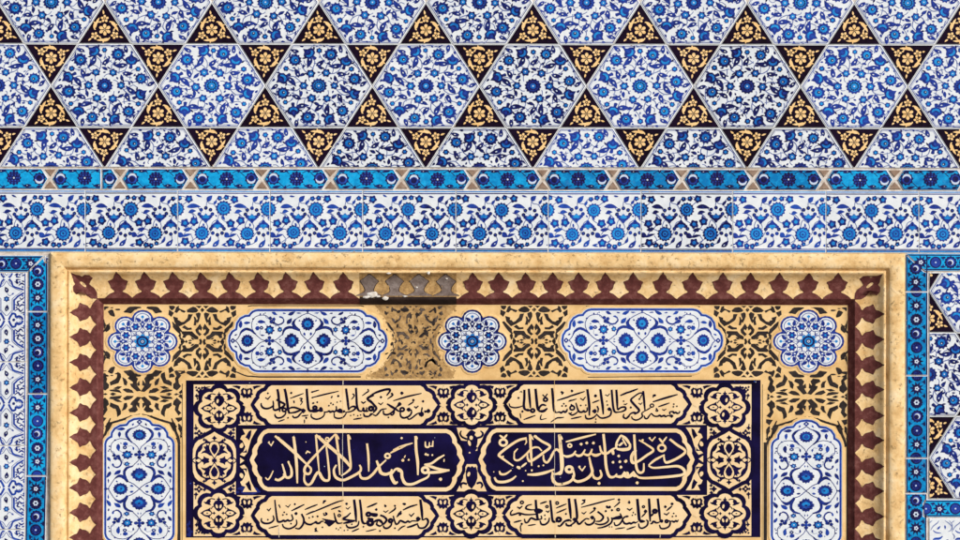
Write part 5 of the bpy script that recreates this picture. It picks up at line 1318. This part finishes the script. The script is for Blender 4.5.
# joints between the panel's tiles
p = Paint(OI, DI)
for x, y0, y1, w in ((343.2, 380.4, 385, .8), (343.4, 424.6, 428.8, .8), (342.8, 432.8, 487.2, .5), (343.2, 491, 496, .8), (343.0, 386, 424, .2), (342.9, 496, 535, .2), (554.6, 380.4, 424, .3), (554.8, 424, 429, .6), (554.8, 431.8, 486.6, .42), (555.6, 490, 496, .6), (555.6, 496, 535, .22), (555.6, 535, 537.4, .9), (279.4, 527, 537.4, .6), (660.4, 534, 537.2, .7)):
    n = 7
    p.stroke([(x + J(.10), y0 + (y1 - y0) * i / n) for i in range(n + 1)], w, 'mortar' if w > .35 else 'gold_glaze', 15, smooth=False)
p.build('joint', ins)

# ================================================================ the wall itself, paving, sky
def box_mesh(name, boxes, mat):
    me = bpy.data.meshes.new(name); v, f = [], []
    for (x0, x1, y0, y1, d0, d1) in boxes:
        b = len(v)
        for d in (d0, d1):
            for x, y in ((x0, y0), (x1, y0), (x1, y1), (x0, y1)): v.append(world(x, y, d))
        f += [[b, b + 1, b + 2, b + 3], [b + 7, b + 6, b + 5, b + 4], [b, b + 4, b + 5, b + 1], [b + 1, b + 5, b + 6, b + 2], [b + 2, b + 6, b + 7, b + 3], [b + 3, b + 7, b + 4, b]]
    me.from_pydata(v, [], f); me.materials.append(MATS[mat]); me.update()
    o = bpy.data.objects.new(name, me); C.objects.link(o); return o
GY = 540 + Z0 / S
W1 = -1.1
o = box_mesh('wall', [(-420, 50.9, -320, GY, -260, W1), (904.2, 1380, -320, GY, -260, W1), (50.9, 904.2, -320, 253.2, -260, W1), (50.9, 904.2, 572.2, GY, -260, W1), (50.9, 904.2, 253.2, 572.2, -260, -18.5)], 'mortar')
tag(o, 'thick mortared wall that carries all the tiles, showing in their joints', 'wall')
me = bpy.data.meshes.new('paving')
me.from_pydata([(-60, -60, 0), (60, -60, 0), (60, 20, 0), (-60, 20, 0)], [], [[0, 1, 2, 3]]); me.materials.append(MATS['paving'])
o = bpy.data.objects.new('paving', me); C.objects.link(o); o['kind'] = 'structure'
if '_w' in o: del o['_w']

w = bpy.data.worlds.new('World'); bpy.context.scene.world = w; w.use_nodes = True
nt = w.node_tree; bg = nt.nodes['Background']
sky = nt.nodes.new('ShaderNodeTexSky'); sky.sky_type = 'NISHITA'; sky.sun_disc = False
to_sun = (0.58, -0.64, 0.46)
el = math.asin(to_sun[2] / (sum(c * c for c in to_sun) ** .5)); az = atan2(to_sun[0], to_sun[1])
sky.sun_elevation = el; sky.sun_rotation = az; sky.air_density = 1.0; sky.dust_density = 2.5; sky.ozone_density = 1.0
nt.links.new(sky.outputs[0], bg.inputs[0]); bg.inputs[1].default_value = 0.085
sd = bpy.data.lights.new('sun', 'SUN'); sd.energy = 3.3; sd.angle = radians(24); sd.color = (1.0, 0.97, 0.93)
so = bpy.data.objects.new('sun', sd); C.objects.link(so)
from mathutils import Vector
so.rotation_euler = Vector(to_sun).to_track_quat('Z', 'Y').to_euler(); so.location = (4, -6, 9)

cd = bpy.data.cameras.new('camera'); cd.sensor_width = 36.0; cd.lens = 36.0 * (VIEW * S) / (960 * S); cd.clip_end = 500; cd.clip_start = .1
co = bpy.data.objects.new('camera', cd); C.objects.link(co)
co.location = world(480, 270, VIEW); co.rotation_euler = (pi / 2, radians(-0.07), 0)
sc = bpy.context.scene; sc.camera = co
sc.view_settings.view_transform = 'Standard'; sc.view_settings.look = 'None'
sc.view_settings.exposure = -0.05; sc.view_settings.gamma = 1; sc.view_settings.use_curve_mapping = False
for o in bpy.data.objects:
    if '_w' in o: del o['_w']
